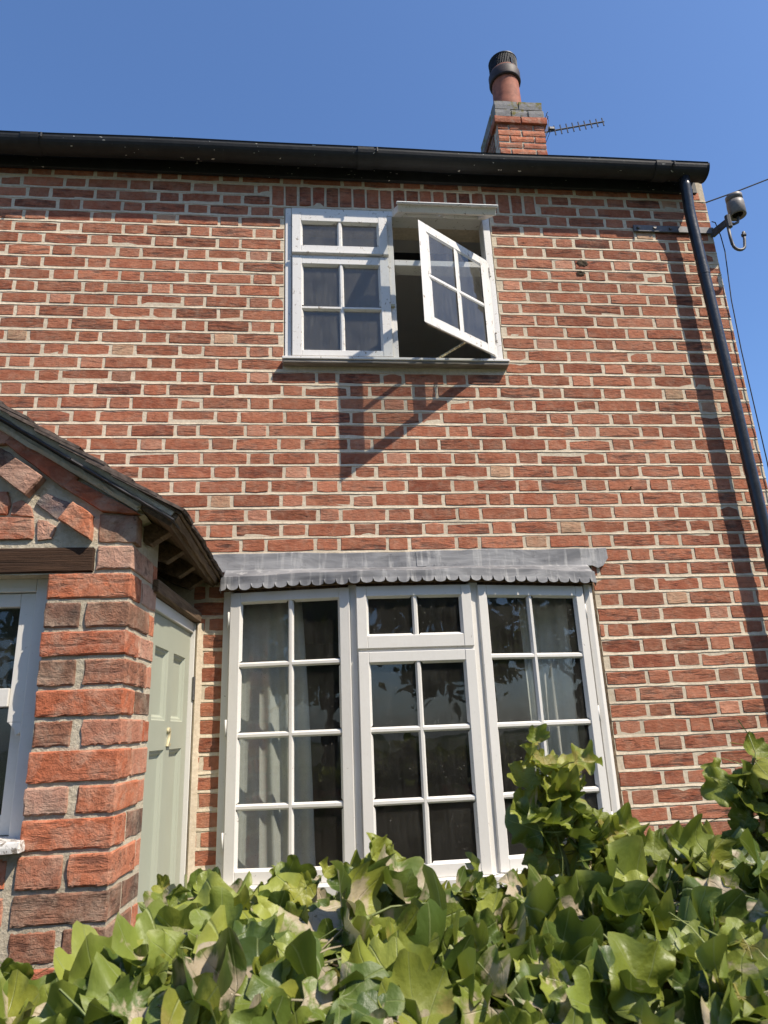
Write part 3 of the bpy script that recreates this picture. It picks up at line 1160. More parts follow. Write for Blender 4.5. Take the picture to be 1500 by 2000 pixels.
# ---- bay window: three lights on shallow canted sides under a scalloped lead apron
P_L0, P_L1 = Vector((0.775, -0.062)), Vector((1.325, -0.152))
P_C0, P_C1 = Vector((1.345, -0.166)), Vector((1.876, -0.166))
P_R0, P_R1 = Vector((1.912, -0.152)), Vector((2.462, -0.062))


def facet(p0, p1):
    e = (p1 - p0).normalized()
    nrm = Vector((e.y, -e.x))        # outwards

    def xf(s, d, z):
        q = p0 + e * s - nrm * d
        return (q.x, q.y, z)
    return xf, (p1 - p0).length


HEAD, FOOT = 2.226, 1.022
bf = MB()
# posts: where the bay meets the wall, and between the lights


def post(mb, pts, z0, z1):
    mb.prism(pts, lambda x, y: (x, y, z0), lambda x, y: (x, y, z1))


ZT, ZB = 2.2385, 0.955
post(bf, [(0.744, 0.06), (0.744, -0.030), (0.776, -0.040), (0.790, -0.030), (0.790, 0.06)], ZB, ZT)
post(bf, [(2.482, 0.06), (2.462, -0.040), (2.488, -0.044), (2.508, -0.030), (2.508, 0.06)], ZB, ZT)
post(bf, [(1.308, -0.085), (1.316, -0.136), (1.349, -0.142), (1.36, -0.085)], ZB, ZT)
post(bf, [(1.862, -0.085), (1.872, -0.142), (1.914, -0.136), (1.925, -0.085)], ZB, ZT)
bay = bf.build('bay_window', 'white_paint', house, bevel=0.002, recalc=True)
tag(bay, 'shallow three light bay window with scalloped lead apron')
xfL, lenL = facet(P_L0, P_L1)
xfC, lenC = facet(P_C0, P_C1)
xfR, lenR = facet(P_R0, P_R1)
ROWS = [1.313, 1.6, 1.899]
casement(bay, xfL, 0.003, 0.549, FOOT, HEAD, 0.046, 0.044, 0.050, [0.280], ROWS, -0.036, 0.0, 'white_paint', 'dusty_glass', 0.026)
casement(bay, xfR, 0.000, 0.545, FOOT, HEAD, 0.042, 0.048, 0.050, [0.262], ROWS, -0.036, 0.0, 'white_paint', 'dusty_glass', 0.026)
casement(bay, xfC, 0.002, 0.529, 1.946, HEAD, 0.046, 0.047, 0.056, [0.268], [], -0.036, 0.0, 'white_paint', 'dusty_glass', 0.026)
casement(bay, xfC, 0.005, 0.529, FOOT, 1.931, 0.046, 0.046, 0.050, [0.270], [1.313, 1.6], -0.036, 0.0, 'white_paint', 'dusty_glass', 0.026)
tr_ = MB(xfC)
tr_.box(0.004, 0.529, 0.012, 0.07, 1.918, 1.960)
tr_.build('transom', 'white_paint', bay, bevel=0.002)
for xf_, s_, zs_ in ((xfR, 0.5475, (2.07, 1.60, 1.15)), (xfL, -0.004, (2.07, 1.60, 1.15))):
    for z in zs_:
        h_ = MB(xf_)
        h_.tube([(s_, 0.004, z), (s_, 0.004, z + 0.07)], 0.0048, 8)
        h_.build('hinge', 'white_paint', bay, smooth=True)
# sill and the boarded apron under it
plan_out = [(0.735, 0.02), (0.735, -0.075), (0.77, -0.105), (1.335, -0.20), (1.89, -0.20), (2.47, -0.105), (2.515, -0.075), (2.515, 0.02)]
sl = MB()
sl.prism(plan_out, lambda x, y: (x, y, 0.965), lambda x, y: (x, y, 1.0215))
sl.build('window_sill', 'white_paint', bay, bevel=0.004, recalc=True)
ap = MB()
plan_in = [(0.76, 0.05), (0.76, -0.045), (1.335, -0.14), (1.89, -0.14), (2.49, -0.045), (2.49, 0.05)]
ap.prism(plan_in, lambda x, y: (x, y, 0.0), lambda x, y: (x, y, 0.9645))
ap.build('bay_base', 'white_paint', bay, recalc=True)
# timber head behind the lead
hd = MB()
plan_h = [(0.752, 0.03), (0.752, -0.068), (1.332, -0.170), (1.352, -0.178), (1.878, -0.178), (1.905, -0.170), (2.500, -0.068), (2.500, 0.03)]
hd.prism(plan_h, lambda x, y: (x, y, 2.239), lambda x, y: (x, y, 2.296))
hd.build('head_board', 'rafter_timber', bay, recalc=True)
# scalloped apron: a strip of lead whose lower edge is cut in half rounds
path = [Vector(p) for p in ((0.728, 0.0), (0.734, -0.082), (1.335, -0.192), (1.352, -0.197), (1.880, -0.197), (1.905, -0.190), (2.512, -0.088), (2.530, -0.012))]
seglen = [(b - a).length for a, b in zip(path, path[1:])]
total = sum(seglen)


def path_at(s):
    for a, b, l_ in zip(path, path[1:], seglen):
        if s <= l_:
            e = (b - a) / l_
            return a + e * s, Vector((e.y, -e.x))
        s -= l_
    e = (path[-1] - path[-2]).normalized()
    return path[-1] + e * s, Vector((e.y, -e.x))


lead = MB()
NSC = int(round(total / 0.0560))
pitch = total / NSC
NP = 12
cols_ = []
for i in range(NSC):
    zb0 = 2.2345 + R.uniform(-0.003, 0.004)
    cut = R.uniform(0.015, 0.022)
    for k in range(NP):
        t = k / (NP - 0.999)
        u = 2 * t - 1
        if k in (0, NP - 1):
            z = zb0 + cut + 0.004
        else:
            z = zb0 + cut * (1 - math.sqrt(max(0.0, 1 - u * u)))
        cols_.append((i * pitch + pitch * t, z))
bul = []
for s_, z in cols_:
    p, nr = path_at(min(s_, total - 0.0005))
    wv = 0.0016 * math.sin(s_ * 23) + 0.0030 * noise.noise(Vector((s_ * 16, 0.3, 7.0)))
    zt = 2.300 + 0.003 * math.sin(s_ * 5.5) + 0.002 * math.sin(s_ * 17)
    o_b = p + nr * (wv + 0.0025)
    o_m = p + nr * (wv - 0.001)
    o_t = p + nr * (wv * 0.4 - 0.003)
    o_r = p - nr * 0.012
    bul.append([(o_b.x, o_b.y, z), (o_m.x, o_m.y, 2.262), (o_t.x, o_t.y, zt - 0.006), (o_r.x, o_r.y, zt)])
n = len(bul)
vs = [q for c in bul for q in c]
lead.add(vs, [(i * 4 + k, (i + 1) * 4 + k, (i + 1) * 4 + k + 1, i * 4 + k + 1) for i in range(n - 1) for k in range(3)])
lo = lead.build('lead_apron', 'lead', bay, smooth=False)
sm_ = lo.modifiers.new('thickness', 'SOLIDIFY')
sm_.thickness = 0.0028
sm_.offset = -1
# top of the bay dressed back to the wall
lr = MB()
topv = [(c[3][0], c[3][1], c[3][2] - 0.001) for c in bul[::4]]
bk = [(x, -0.006, 2.350) for x, y, z in topv]
m_ = len(topv)
lr.add(topv + bk, [(i, i + 1, m_ + i + 1, m_ + i) for i in range(m_ - 1)])
lr.build('lead_roof', 'lead', bay, smooth=True)
# wall flashing in two lapped pieces with rippled edges
for (fa, fb_, yo, clipr) in ((0.600, 1.668, 0.0, False), (1.655, 2.618, 0.003, True)):
    fl = MB()
    nn = 34
    vs = []
    for i in range(nn + 1):
        x = fa + (fb_ - fa) * i / nn
        zt = 2.425 + 0.0035 * math.sin(x * 7 + 1) + 0.002 * math.sin(x * 19) + (0.004 if x > 1.9 else 0)
        zb = 2.338 + 0.003 * math.sin(x * 5) + (-0.014 if clipr and x > 2.555 else 0)
        if clipr and x > 2.58:
            zb += (x - 2.58) * 1.3
        w1 = -0.006 - yo
        wa = 0.0022 * noise.noise(Vector((x * 8, 1, yo))); wb = 0.0045 * noise.noise(Vector((x * 11, 5, yo)))
        vs += [(x, w1 + 0.003, zt), (x, w1 - 0.002 + wa, zt - 0.004), (x, w1 - 0.004 + wb, (zt * 0.45 + zb * 0.55)), (x, w1 - 0.007 + wa, zb)]
    fl.add(vs, [((i + 1) * 4 + k, i * 4 + k, i * 4 + k + 1, (i + 1) * 4 + k + 1) for i in range(nn) for k in range(3)])
    fo_ = fl.build('lead_flashing', 'lead', bay, smooth=False)
    sm_ = fo_.modifiers.new('thickness', 'SOLIDIFY')
    sm_.thickness = 0.003
    sm_.offset = 0
# mortar fillets at the bay's ends
mf = MB()
mf.prism([(2.508, 0.0), (2.508, -0.012), (2.520, -0.010), (2.533, 0.0)], lambda x, y: (x, y, 0.6), lambda x, y: (x, y, 2.335))
mf.build('mortar_fillet', 'bark', bay, recalc=True)
lc = MB()
lc.box(1.655, 1.70, -0.030, -0.020, 2.343, 2.349)
lc.build('lead_clip', 'lead', bay, bevel=0.002)


# ------------------------------------------------------------------ curtains in the bay
def curtain(name, label, x0, x1, y, z0, z1, folds, amp, m_, flare=0.0, seed=1):
    rng = random.Random(seed)
    mb = MB()
    nx, nz = folds * 10, 14
    ph = [rng.uniform(-0.5, 0.5) for _ in range(folds + 2)]
    vs = []
    for k in range(nz + 1):
        t = k / nz
        z = z0 + (z1 - z0) * t
        for i in range(nx + 1):
            u = i / nx
            xw = x0 + (x1 - x0) * u
            xw += (1 - t) * flare * u
            fi = u * folds
            a = amp * (0.75 + 0.5 * math.sin(fi * 1.3 + seed)) * (0.6 + 0.4 * (1 - t))
            yy = y + a * math.sin(2 * math.pi * fi + ph[int(fi)] * (1 - t) + 0.6 * math.sin(4 * t + seed))
            xw += 0.012 * math.sin(3 * t + fi) * (1 - t)
            vs.append((xw, yy, z))
    mb.add(vs, [(k * (nx + 1) + i, k * (nx + 1) + i + 1, (k + 1) * (nx + 1) + i + 1, (k + 1) * (nx + 1) + i) for k in range(nz) for i in range(nx)])
    o = mb.build(name, m_, None, smooth=True, origin=((x0 + x1) / 2, y, z0))
    s_ = o.modifiers.new('thickness', 'SOLIDIFY')
    s_.thickness = 0.003
    return tag(o, label, 'curtain', 'curtains in the bay window')


curtain('curtain', 'pale drawn curtain hanging behind the left light of the bay window', 0.74, 1.10, 0.055, 0.98, 2.215, 5, 0.015, 'curtain_cloth', 0.07, 3)
curtain('curtain', 'grey gathered curtain hanging behind the right light of the bay window', 2.17, 2.42, 0.10, 0.98, 2.20, 3, 0.035, 'curtain_grey', -0.02, 8)


# ------------------------------------------------------------------ chimney, pot, aerial
def rough_box(mb, x0, x1, y0, y1, z0, z1, rng, jit=0.004, n=(5, 3, 3), rnd=0.006):
    """a worn brick: subdivided box with rounded, uneven arrises"""
    nx, ny, nz = n
    idx, vs, fs = {}, [], []

    def grid(lo, hi, k):
        if k < 3 or hi - lo < 0.03:
            return [lo + (hi - lo) * i / k for i in range(k + 1)]
        e = 0.006
        return [lo] + [lo + e + (hi - lo - 2 * e) * i / (k - 2) for i in range(k - 1)] + [hi]
    gx, gy, gz = grid(x0, x1, nx), grid(y0, y1, ny), grid(z0, z1, nz)

    def vid(i, j, k):
        key = (i, j, k)
        if key not in idx:
            p = Vector((gx[i], gy[j], gz[k]))
            edges = (i in (0, nx)) + (j in (0, ny)) + (k in (0, nz))
            if edges >= 2:
                c = Vector(((x0 + x1) / 2, (y0 + y1) / 2, (z0 + z1) / 2))
                d = Vector((math.copysign(1, c.x - p.x) if i in (0, nx) else 0, math.copysign(1, c.y - p.y) if j in (0, ny) else 0, math.copysign(1, c.z - p.z) if k in (0, nz) else 0))
                p += d * rng.uniform(0.2, 1.0) * rnd
            nv_ = noise.noise_vector(p * 34.0 + Vector((x0 * 91.0, z0 * 57.0, y0 * 33.0)))
            p += nv_ * jit * (1.1 if edges >= 2 else 0.35) + Vector((rng.uniform(-jit, jit), rng.uniform(-jit, jit), rng.uniform(-jit, jit))) * (0.25 if edges >= 2 else 0.04)
            idx[key] = len(vs)
            vs.append(p)
        return idx[key]

    for i in range(nx):
        for k in range(nz):
            fs.append((vid(i, 0, k), vid(i + 1, 0, k), vid(i + 1, 0, k + 1), vid(i, 0, k + 1)))
            fs.append((vid(i + 1, ny, k), vid(i, ny, k), vid(i, ny, k + 1), vid(i + 1, ny, k + 1)))
    for j in range(ny):
        for k in range(nz):
            fs.append((vid(0, j + 1, k), vid(0, j, k), vid(0, j, k + 1), vid(0, j + 1, k + 1)))
            fs.append((vid(nx, j, k), vid(nx, j + 1, k), vid(nx, j + 1, k + 1), vid(nx, j, k + 1)))
    for i in range(nx):
        for j in range(ny):
            fs.append((vid(i, j + 1, 0), vid(i + 1, j + 1, 0), vid(i + 1, j, 0), vid(i, j, 0)))
            fs.append((vid(i, j, nz), vid(i + 1, j, nz), vid(i + 1, j + 1, nz), vid(i, j + 1, nz)))
    mb.add(vs, fs)


CX0, CX1, CY0, CY1 = 3.062, 3.570, 2.15, 2.76
ck = MB()
ck.box(CX0 + 0.008, CX1 - 0.008, CY0 + 0.008, CY1 - 0.008, 6.55, 7.70)
stack = ck.build('chimney_stack', 'grey_mortar', house)
zc = 6.62
row = 0
while zc < 7.46:
    h = 0.0685
    if row % 2:
        cuts = [CX0, CX0 + 0.255, CX1]
    else:
        cuts = [CX0, CX0 + 0.125, CX0 + 0.385, CX1]
    for a, b in zip(cuts, cuts[1:]):
        mb = MB()
        mb.tint = (0.30 + R.random() * 0.38, R.uniform(0.15, 0.8), 0.2)
        rough_box(mb, a + 0.006, b - 0.006, CY0 - 0.003, CY0 + 0.115, zc, zc + h, R, 0.003, (4, 2, 2))
        mb.build('brick', 'old_brick', stack, tint=True, origin='center')
    ycuts = [CY0 + 0.125, CY0 + 0.37, CY1] if row % 2 else [CY0 + 0.125, CY0 + 0.25, CY0 + 0.49, CY1]
    for a, b in zip(ycuts, ycuts[1:]):
        mb = MB()
        mb.tint = (0.10 + R.random() * 0.2, R.uniform(0.1, 0.6), 0.2)  # shade of the left face put into the tint: darker hues than the front
        rough_box(mb, CX0 - 0.003, CX0 + 0.10, a + 0.006, b - 0.006, zc, zc + h, R, 0.004, (2, 4, 2))
        mb.build('brick', 'old_brick', stack, tint=True, origin='center')
    zc += 0.0795
    row += 1
# oversailing course and two grey weathered courses above
for (o_, z0, z1, m_, nb, tr0) in ((0.030, 7.475, 7.558, 'old_brick', 2, 0.3), (0.012, 7.568, 7.665, 'mossy_brick', 3, 0.2), (0.004, 7.675, 7.785, 'mossy_brick', 2, 0.2)):
    xa, xb = CX0 - o_, CX1 + o_
    for i in range(nb):
        mb = MB()
        mb.tint = (tr0 + R.random() * 0.15, R.uniform(0.3, 0.6), 0.2)
        rough_box(mb, xa + (xb - xa) * i / nb + 0.004, xa + (xb - xa) * (i + 1) / nb - 0.004, CY0 - o_, CY0 + 0.16, z0, z1, R, 0.004, (4, 2, 2))
        mb.build('cap_brick', m_, stack, tint=True, origin='center')
    mb = MB()
    mb.tint = (0.12, 0.3, 0.2)
    rough_box(mb, xa + 0.004, xb - 0.004, CY0 + 0.168, CY1 + o_, z0, z1, R, 0.004, (4, 5, 2))
    mb.build('cap_brick', m_, stack, tint=True, origin='center')
PC = (3.297, 2.40, 7.76)
pt = MB()
pt.lathe(PC, [(0.165, 0.0), (0.158, 0.06), (0.150, 0.12), (0.146, 0.40), (0.142, 0.62), (0.150, 0.63), (0.152, 0.655), (0.146, 0.66), (0.12, 0.66), (0.12, 0.2)])
pot = pt.build('chimney_pot', 'pot_clay', house, smooth=True)
pb_ = MB()
pb_.lathe(PC, [(0.150, 0.525), (0.168, 0.530), (0.172, 0.545), (0.170, 0.59), (0.172, 0.645), (0.164, 0.665), (0.150, 0.67)])
pb_.build('pot_rim', 'pot_band', pot, smooth=True)
cw = MB()
zc0, zc1, rc = PC[2] + 0.67, PC[2] + 0.835, 0.150
for i in range(52):
    t = 2 * math.pi * i / 52
    x, y = PC[0] + rc * math.cos(t), PC[1] + rc * math.sin(t)
    cw.tube([(x, y, zc0), (x, y, zc1)], 0.0042, 5)
for k in range(9):
    z = zc0 + (zc1 - zc0) * k / 8
    cw.tube([(PC[0] + rc * math.cos(2 * math.pi * i / 32), PC[1] + rc * math.sin(2 * math.pi * i / 32), z) for i in range(33)], 0.004, 5, False)
cw.build('cowl_mesh', 'cowl_black', pot)
cl = MB()
cl.lathe(PC, [(0.120, 0.66), (0.120, 0.825), (0.156, 0.830), (0.158, 0.845), (0.14, 0.865), (0.07, 0.885), (0.0, 0.89)])  # first two rings: black liner added to paint in the cowl's dark inside
cl.build('cowl_lid_liner', 'cowl_black', pot, smooth=True)
cb = MB()
cb.lathe(PC, [(0.135, 0.62), (0.155, 0.672), (0.153, 0.69), (0.14, 0.695)])
cb.build('cowl_base', 'pot_clay', pot, smooth=True)
ci = MB()
ci.tube([(PC[0] + 0.05, PC[1] - 0.148, zc0 + 0.0), (PC[0] + 0.045, PC[1] - 0.156, zc0 + 0.10)], 0.007, 6)
ci.build('cowl_strap', 'galvanised', pot)

# TV aerial on the gable side of the stack
aer = empty('tv_aerial', (3.60, 2.35, 7.60), 'dark rod television aerial pointing right beside the chimney', 'aerial')
a0, a1 = Vector((3.590, 2.35, 7.592)), Vector((4.324, 2.35, 7.792))
bm_ = MB()
bm_.tube([a0, a1 + (a1 - a0) * 0.012], 0.009, 8)
bm_.build('boom', 'aerial_metal', aer)
updir = Vector((0.09, 0.30, 1.0)).normalized()
for i in range(9):
    t = 0.24 + 0.755 * i / 8
    p = a0 + (a1 - a0) * t
    hl = 0.095 - 0.002 * i
    el = MB()
    el.tube([p - updir * hl, p + updir * hl], 0.0068, 6)
    el.build('element', 'aerial_metal', aer, origin='center')
dip = MB()
p = a0 + (a1 - a0) * 0.19
dip.box(p.x - 0.035, p.x + 0.035, p.y - 0.02, p.y + 0.02, p.z + 0.004, p.z + 0.05)
dip.build('dipole_box', 'aerial_metal', aer, bevel=0.01)
rfm = MB()
p = a0 + (a1 - a0) * 0.085
for k in range(-3, 4):
    q = p + Vector((0.0, 0.045 * k, 0))
    rfm.tube([q - updir * 0.17 + Vector((-0.03, 0, 0)), q, q + updir * 0.17 + Vector((-0.008, 0, 0))], 0.0032, 5)
for zz in (-0.13, -0.07, 0.07, 0.13):
    rfm.tube([p + Vector((0, -0.14, zz)), p + Vector((0, 0.14, zz))], 0.0032, 5)
rfm.build('reflector_grid', 'aerial_metal', aer)
brk = MB()
brk.tube([(3.565, 2.35, 7.587), (3.605, 2.35, 7.595)], 0.014, 8)
brk.build('bracket', 'aerial_metal', aer)

# ------------------------------------------------------------------ cable bracket at the corner of the house
ib = empty('insulator_bracket', (3.3, -0.02, 4.38), 'iron cable bracket with grey insulator and hook at the house corner', 'bracket')
sb = MB()
sb.box(3.062, 3.566, -0.016, -0.006, 4.357, 4.402)
sb.build('wall_strap', 'galvanised', ib, bevel=0.002)
for x in (3.09, 3.19, 3.29):
    bo = MB()
    bo.tube([(x, -0.016, 4.381), (x, -0.026, 4.381)], 0.010, 6)
    bo.build('bolt', 'grey_iron', ib)
ar = MB()
IY = -0.11
ar.prism([(3.545, -0.006), (3.567, -0.006), (3.602, IY - 0.004), (3.588, IY + 0.014)], lambda x, y: (x, y, 4.335 + (-y) * 0.1), lambda x, y: (x, y, 4.381 + (-y) * 0.12))
ar.build('arm', 'grey_iron', ib, recalc=True, bevel=0.002)
kn = MB()
kn.tube([(3.598, IY, 4.325), (3.598, IY, 4.405)], 0.017, 8)
kn.build('arm_boss', 'grey_iron', ib)
pn = MB()
pn.tube([(3.598, IY, 4.352), (3.63, IY, 4.349), (3.655, IY, 4.362), (3.664, IY, 4.385), (3.664, IY, 4.44)], 0.0085, 8)
pn.build('pin', 'grey_iron', ib, smooth=True)
ins = MB()
ins.lathe((3.666, IY, 4.405), [(0.030, 0.012), (0.042, 0.0), (0.0475, 0.004), (0.0485, 0.075), (0.047, 0.098), (0.036, 0.103), (0.036, 0.110), (0.046, 0.114), (0.047, 0.140), (0.034, 0.150), (0.0, 0.151)], 24)
ins.build('insulator', 'insulator_clay', ib, smooth=True)
hk = MB()
hpts = [(3.588, IY, 4.325), (3.587, IY, 4.255), (3.590, IY, 4.205)]
for i in range(9):
    t = math.pi * (1 + i / 8)
    hpts.append((3.629 + 0.037 * math.cos(t), IY, 4.205 + 0.037 * math.sin(t)))
hpts += [(3.672, IY, 4.24), (3.676, IY, 4.295)]
hk.tube(hpts, 0.0085, 8)
hk.build('hook', 'grey_iron', ib, smooth=True)
nt_ = MB()
nt_.tube([(3.674, IY, 4.268), (3.675, IY, 4.280)], 0.015, 6)
nt_.build('nut', 'grey_iron', ib)

ow = MB()
ow.tube([(3.555, 0.01, 4.600), (3.78, 0.0, 4.690), (4.02, 0.0, 4.80), (6.5, -0.2, 6.0), (14.0, -1.0, 8.2)], 0.0042, 6)
tag(ow.build('overhead_wire', 'cable_black', None), 'thin black overhead wire running right from the house corner', 'wire')
dc = MB()
dcp = [(3.56, -0.02, 4.44), (3.574, -0.03, 4.425), (3.590, -0.03, 4.33), (3.595, -0.03, 4.22)]
for i in range(1, 13):
    z = 4.22 - i * 0.33
    dcp.append((3.570 + 0.004 * math.sin(i * 2.1), -0.022, z))
dc.tube(dcp, 0.0032, 6)
tag(dc.build('hanging_cable', 'cable_black', None, smooth=True), 'thin black cable hanging down the right corner of the house', 'cable')

# ------------------------------------------------------------------ porch on the left
porch = empty('porch', (0.0, -0.5, 0.0), 'old brick porch with tiled gable roof and sage green door', 'porch')
SP0, SP1 = Vector((0.622, 0.0)), Vector((0.572, -1.0))
se = (SP1 - SP0).normalized()
sn = Vector((-se.y, se.x))           # outwards, +x


def side(s, o, z):
    q = SP0 + se * s + sn * o
    return (q.x, q.y, z)


FY0 = -1.0                            # front face of the porch brickwork
MX = -0.12                            # middle of the porch
# mortar core of the front wall with the window opening
pc = MB()
wall_with_holes(pc, 2 * MX - 0.570, 0.570, 0.0, 2.30, FY0 + 0.003, FY0 + 0.24, [(2 * MX - 0.322, 0.322, 1.33, 2.115)])
pc.prism([(2 * MX - 0.566, 2.30), (0.566, 2.30), (0.600, 2.315), (MX, 2.735), (2 * MX - 0.600, 2.315)], lambda x, z: (x, FY0 + 0.010, z), lambda x, z: (x, FY0 + 0.22, z))
# side piers and walls of the porch
pc.add([side(s, o, z) for s in (0.69, 0.99) for o in (-0.003, -0.22) for z in (0.0, 2.30)],
       [(0, 1, 3, 2), (4, 6, 7, 5), (0, 4, 5, 1), (2, 3, 7, 6), (1, 5, 7, 3), (0, 2, 6, 4)])
pc.box(2 * MX - 0.60, 2 * MX - 0.37, FY0 + 0.25, -0.001, 0, 2.30)
pwall = pc.build('porch_wall', 'grey_mortar', porch, recalc=True)

# pier bricks: (z0, z1, pieces from the left (x0, x1, hue, value, side depth))
PR = [2.212, 2.122, 2.029, 1.938, 1.851, 1.761, 1.671, 1.585, 1.486, 1.398, 1.304, 1.206, 1.115, 1.024, 0.934]
rows_ = [
    [(0.462, 0.575, 0.88, 0.45, 0.24)],
    [(0.318, 0.575, 0.58, 0.50, 0.12)],
    [(0.318, 0.425, 0.06, 0.55, 0.05), (0.442, 0.575, 0.16, 0.75, 0.23)],
    [(0.316, 0.575, 0.50, 0.35, 0.13)],
    [(0.318, 0.428, 0.17, 0.60, 0.05), (0.452, 0.577, 0.30, 0.75, 0.23)],
    [(0.320, 0.577, 0.55, 0.42, 0.12)],
    [(0.322, 0.432, 0.29, 0.60, 0.05), (0.462, 0.577, 0.76, 0.35, 0.23)],
    [(0.318, 0.577, 0.56, 0.45, 0.12)],
    [(0.318, 0.440, 0.86, 0.35, 0.05), (0.465, 0.577, 0.60, 0.48, 0.23)],
    [(0.318, 0.575, 0.57, 0.50, 0.12)],
    [(0.318, 0.442, 0.33, 0.75, 0.05), (0.458, 0.575, 0.64, 0.50, 0.24)],
    [(0.316, 0.575, 0.13, 0.55, 0.12)],
    [(0.318, 0.440, 0.30, 0.35, 0.05), (0.456, 0.575, 0.20, 0.45, 0.24)],
    [(0.318, 0.575, 0.40, 0.45, 0.12)],
]
side_next = {1: 0.9, 3: 0.80, 5: 0.14, 7: 0.74, 9: 0.03, 11: 0.05}
for i, pcs in enumerate(rows_):
    zt, zb = PR[i], PR[i + 1]
    jt = 0.0062
    for (a, b, hue, val, dep) in pcs:
        mb = MB()
        mb.tint = (hue + R.uniform(-0.02, 0.02), val, 0.25)
        d_ = dep
        corner = b > 0.57
        if corner:
            def cxf(x, y, z, b=b):
                # shear the corner brick so that its return follows the side of the porch
                return (x + (y - FY0) * 0.05 * max(0.0, (x - 0.45) / 0.12), y, z)
            mb.xf = cxf
        pr_ = R.uniform(0.001, 0.006)
        rough_box(mb, a, b, FY0 - pr_, FY0 + d_ - 0.004, zb + jt, zt - jt, R, 0.0034, (14, 7, 5), 0.0032)
        mb.build('brick', 'old_brick', pwall, tint=True, origin='center')
    # the rest of the pier's return, up to the door frame
    dep = pcs[-1][4]
    s0, s1 = 0.692, 1.0 - dep - 0.012
    if s1 - s0 > 0.03:
        mb = MB(lambda s, o, z: side(s, -o, z))
        mb.tint = (side_next.get(i, 0.45 + R.uniform(-0.1, 0.3)), R.uniform(0.4, 0.7), 0.3)
        rough_box(mb, s0, s1, -R.uniform(-0.002, 0.003), 0.10, zb + jt, zt - jt, R, 0.003, (5, 2, 4), 0.006)
        mb.build('brick', 'old_brick', pwall, tint=True, origin='center', recalc=True)
# mirror pier (outside the picture) and brickwork under the window
for i in range(len(PR) - 1):
    zt, zb = PR[i] - 0.0085, PR[i + 1] + 0.0085
    mb = MB()
    mb.tint = (0.5 + R.uniform(-0.15, 0.15), R.random(), 0.2)
    rough_box(mb, 2 * MX - 0.575, 2 * MX - 0.318, FY0 - 0.002, FY0 + 0.1, zb, zt, R, 0.0035, (6, 3, 3))
    mb.build('brick', 'old_brick', pwall, tint=True, origin='center')
    if zt < 1.32:
        cuts = [2 * MX - 0.30, -0.21, 0.05, 0.302] if i % 2 else [2 * MX - 0.30, -0.08, 0.17, 0.302]
        for a, b in zip(cuts, cuts[1:]):
            mb = MB()
            mb.tint = (0.42 + R.uniform(-0.1, 0.15), R.random(), 0.2)
            rough_box(mb, a + 0.008, b - 0.008, FY0 - 0.001, FY0 + 0.1, zb, zt, R, 0.0035, (6, 3, 3))
            mb.build('brick', 'old_brick', pwall, tint=True, origin='center')

# gable bricks, each an uneven block of its own: outline in the front plane, how far it stands out, colour
GB = [
    ([(0.139, 2.563), (0.332, 2.412), (0.369, 2.448), (0.163, 2.589)], 0.010, 0.42, 0.30),
    ([(0.342, 2.405), (0.466, 2.325), (0.520, 2.319), (0.577, 2.315), (0.373, 2.430)], 0.012, 0.50, 0.42),
    ([(0.130, 2.453), (0.225, 2.382), (0.269, 2.438), (0.183, 2.500)], 0.030, 0.87, 0.30),
    ([(0.257, 2.355), (0.330, 2.297), (0.364, 2.351), (0.282, 2.387)], 0.000, 1.00, 0.50),
    ([(0.342, 2.293), (0.439, 2.228), (0.436, 2.306), (0.378, 2.347)], 0.030, 0.63, 0.50),
    ([(0.465, 2.224), (0.578, 2.219), (0.578, 2.304), (0.465, 2.311)], 0.002, 0.15, 0.70),
    ([(0.085, 2.232), (0.251, 2.234), (0.243, 2.300), (0.085, 2.302)], 0.006, 0.42, 0.40),
    ([(0.273, 2.230), (0.314, 2.233), (0.325, 2.267), (0.299, 2.288), (0.269, 2.297)], 0.004, 0.84, 0.40),
    ([(0.030, 2.475), (0.128, 2.471), (0.165, 2.515), (0.118, 2.549), (0.030, 2.549)], 0.000, 0.02, 0.40),
    ([(0.060, 2.560), (0.132, 2.566), (0.158, 2.594), (0.070, 2.655)], 0.006, 0.82, 0.45),
    ([(0.089, 2.322), (0.162, 2.321), (0.170, 2.356), (0.156, 2.392), (0.089, 2.392)], 0.002, 0.40, 0.40),
    ([(0.18, 2.318), (0.245, 2.312), (0.232, 2.345), (0.205, 2.365), (0.182, 2.352)], -0.001, 0.80, 0.40),
]
for gi_, (za, zb_) in enumerate(((2.232, 2.302), (2.318, 2.390), (2.404, 2.472), (2.552, 2.612), (2.626, 2.676))):
    xa_, xb_ = (2 * MX - 0.072, 0.072) if za < 2.40 else ((2 * MX - 0.015, 0.015) if za < 2.5 else ((2 * MX - 0.04, 0.04) if za < 2.6 else (MX - 0.085, MX + 0.085)))
    cuts_ = [xa_, (xa_ + xb_) / 2 + (0.045 if gi_ % 2 else -0.02), xb_]
    for x0_, x1_ in zip(cuts_, cuts_[1:]):
        GB.append(([(x0_ + 0.012, za + 0.003), (x1_ - 0.012, za + 0.003), (x1_ - 0.012, zb_ - 0.003), (x0_ + 0.012, zb_ - 0.003)], 0.003, R.choice((0.3, 0.42, 0.5, 0.58, 0.78)), R.uniform(0.3, 0.6)))
GBC = len(GB)
GB += [([(2 * MX - x, z) for x, z in reversed(pl_)], pr_, h_, v_) for pl_, pr_, h_, v_ in GB[:12]]
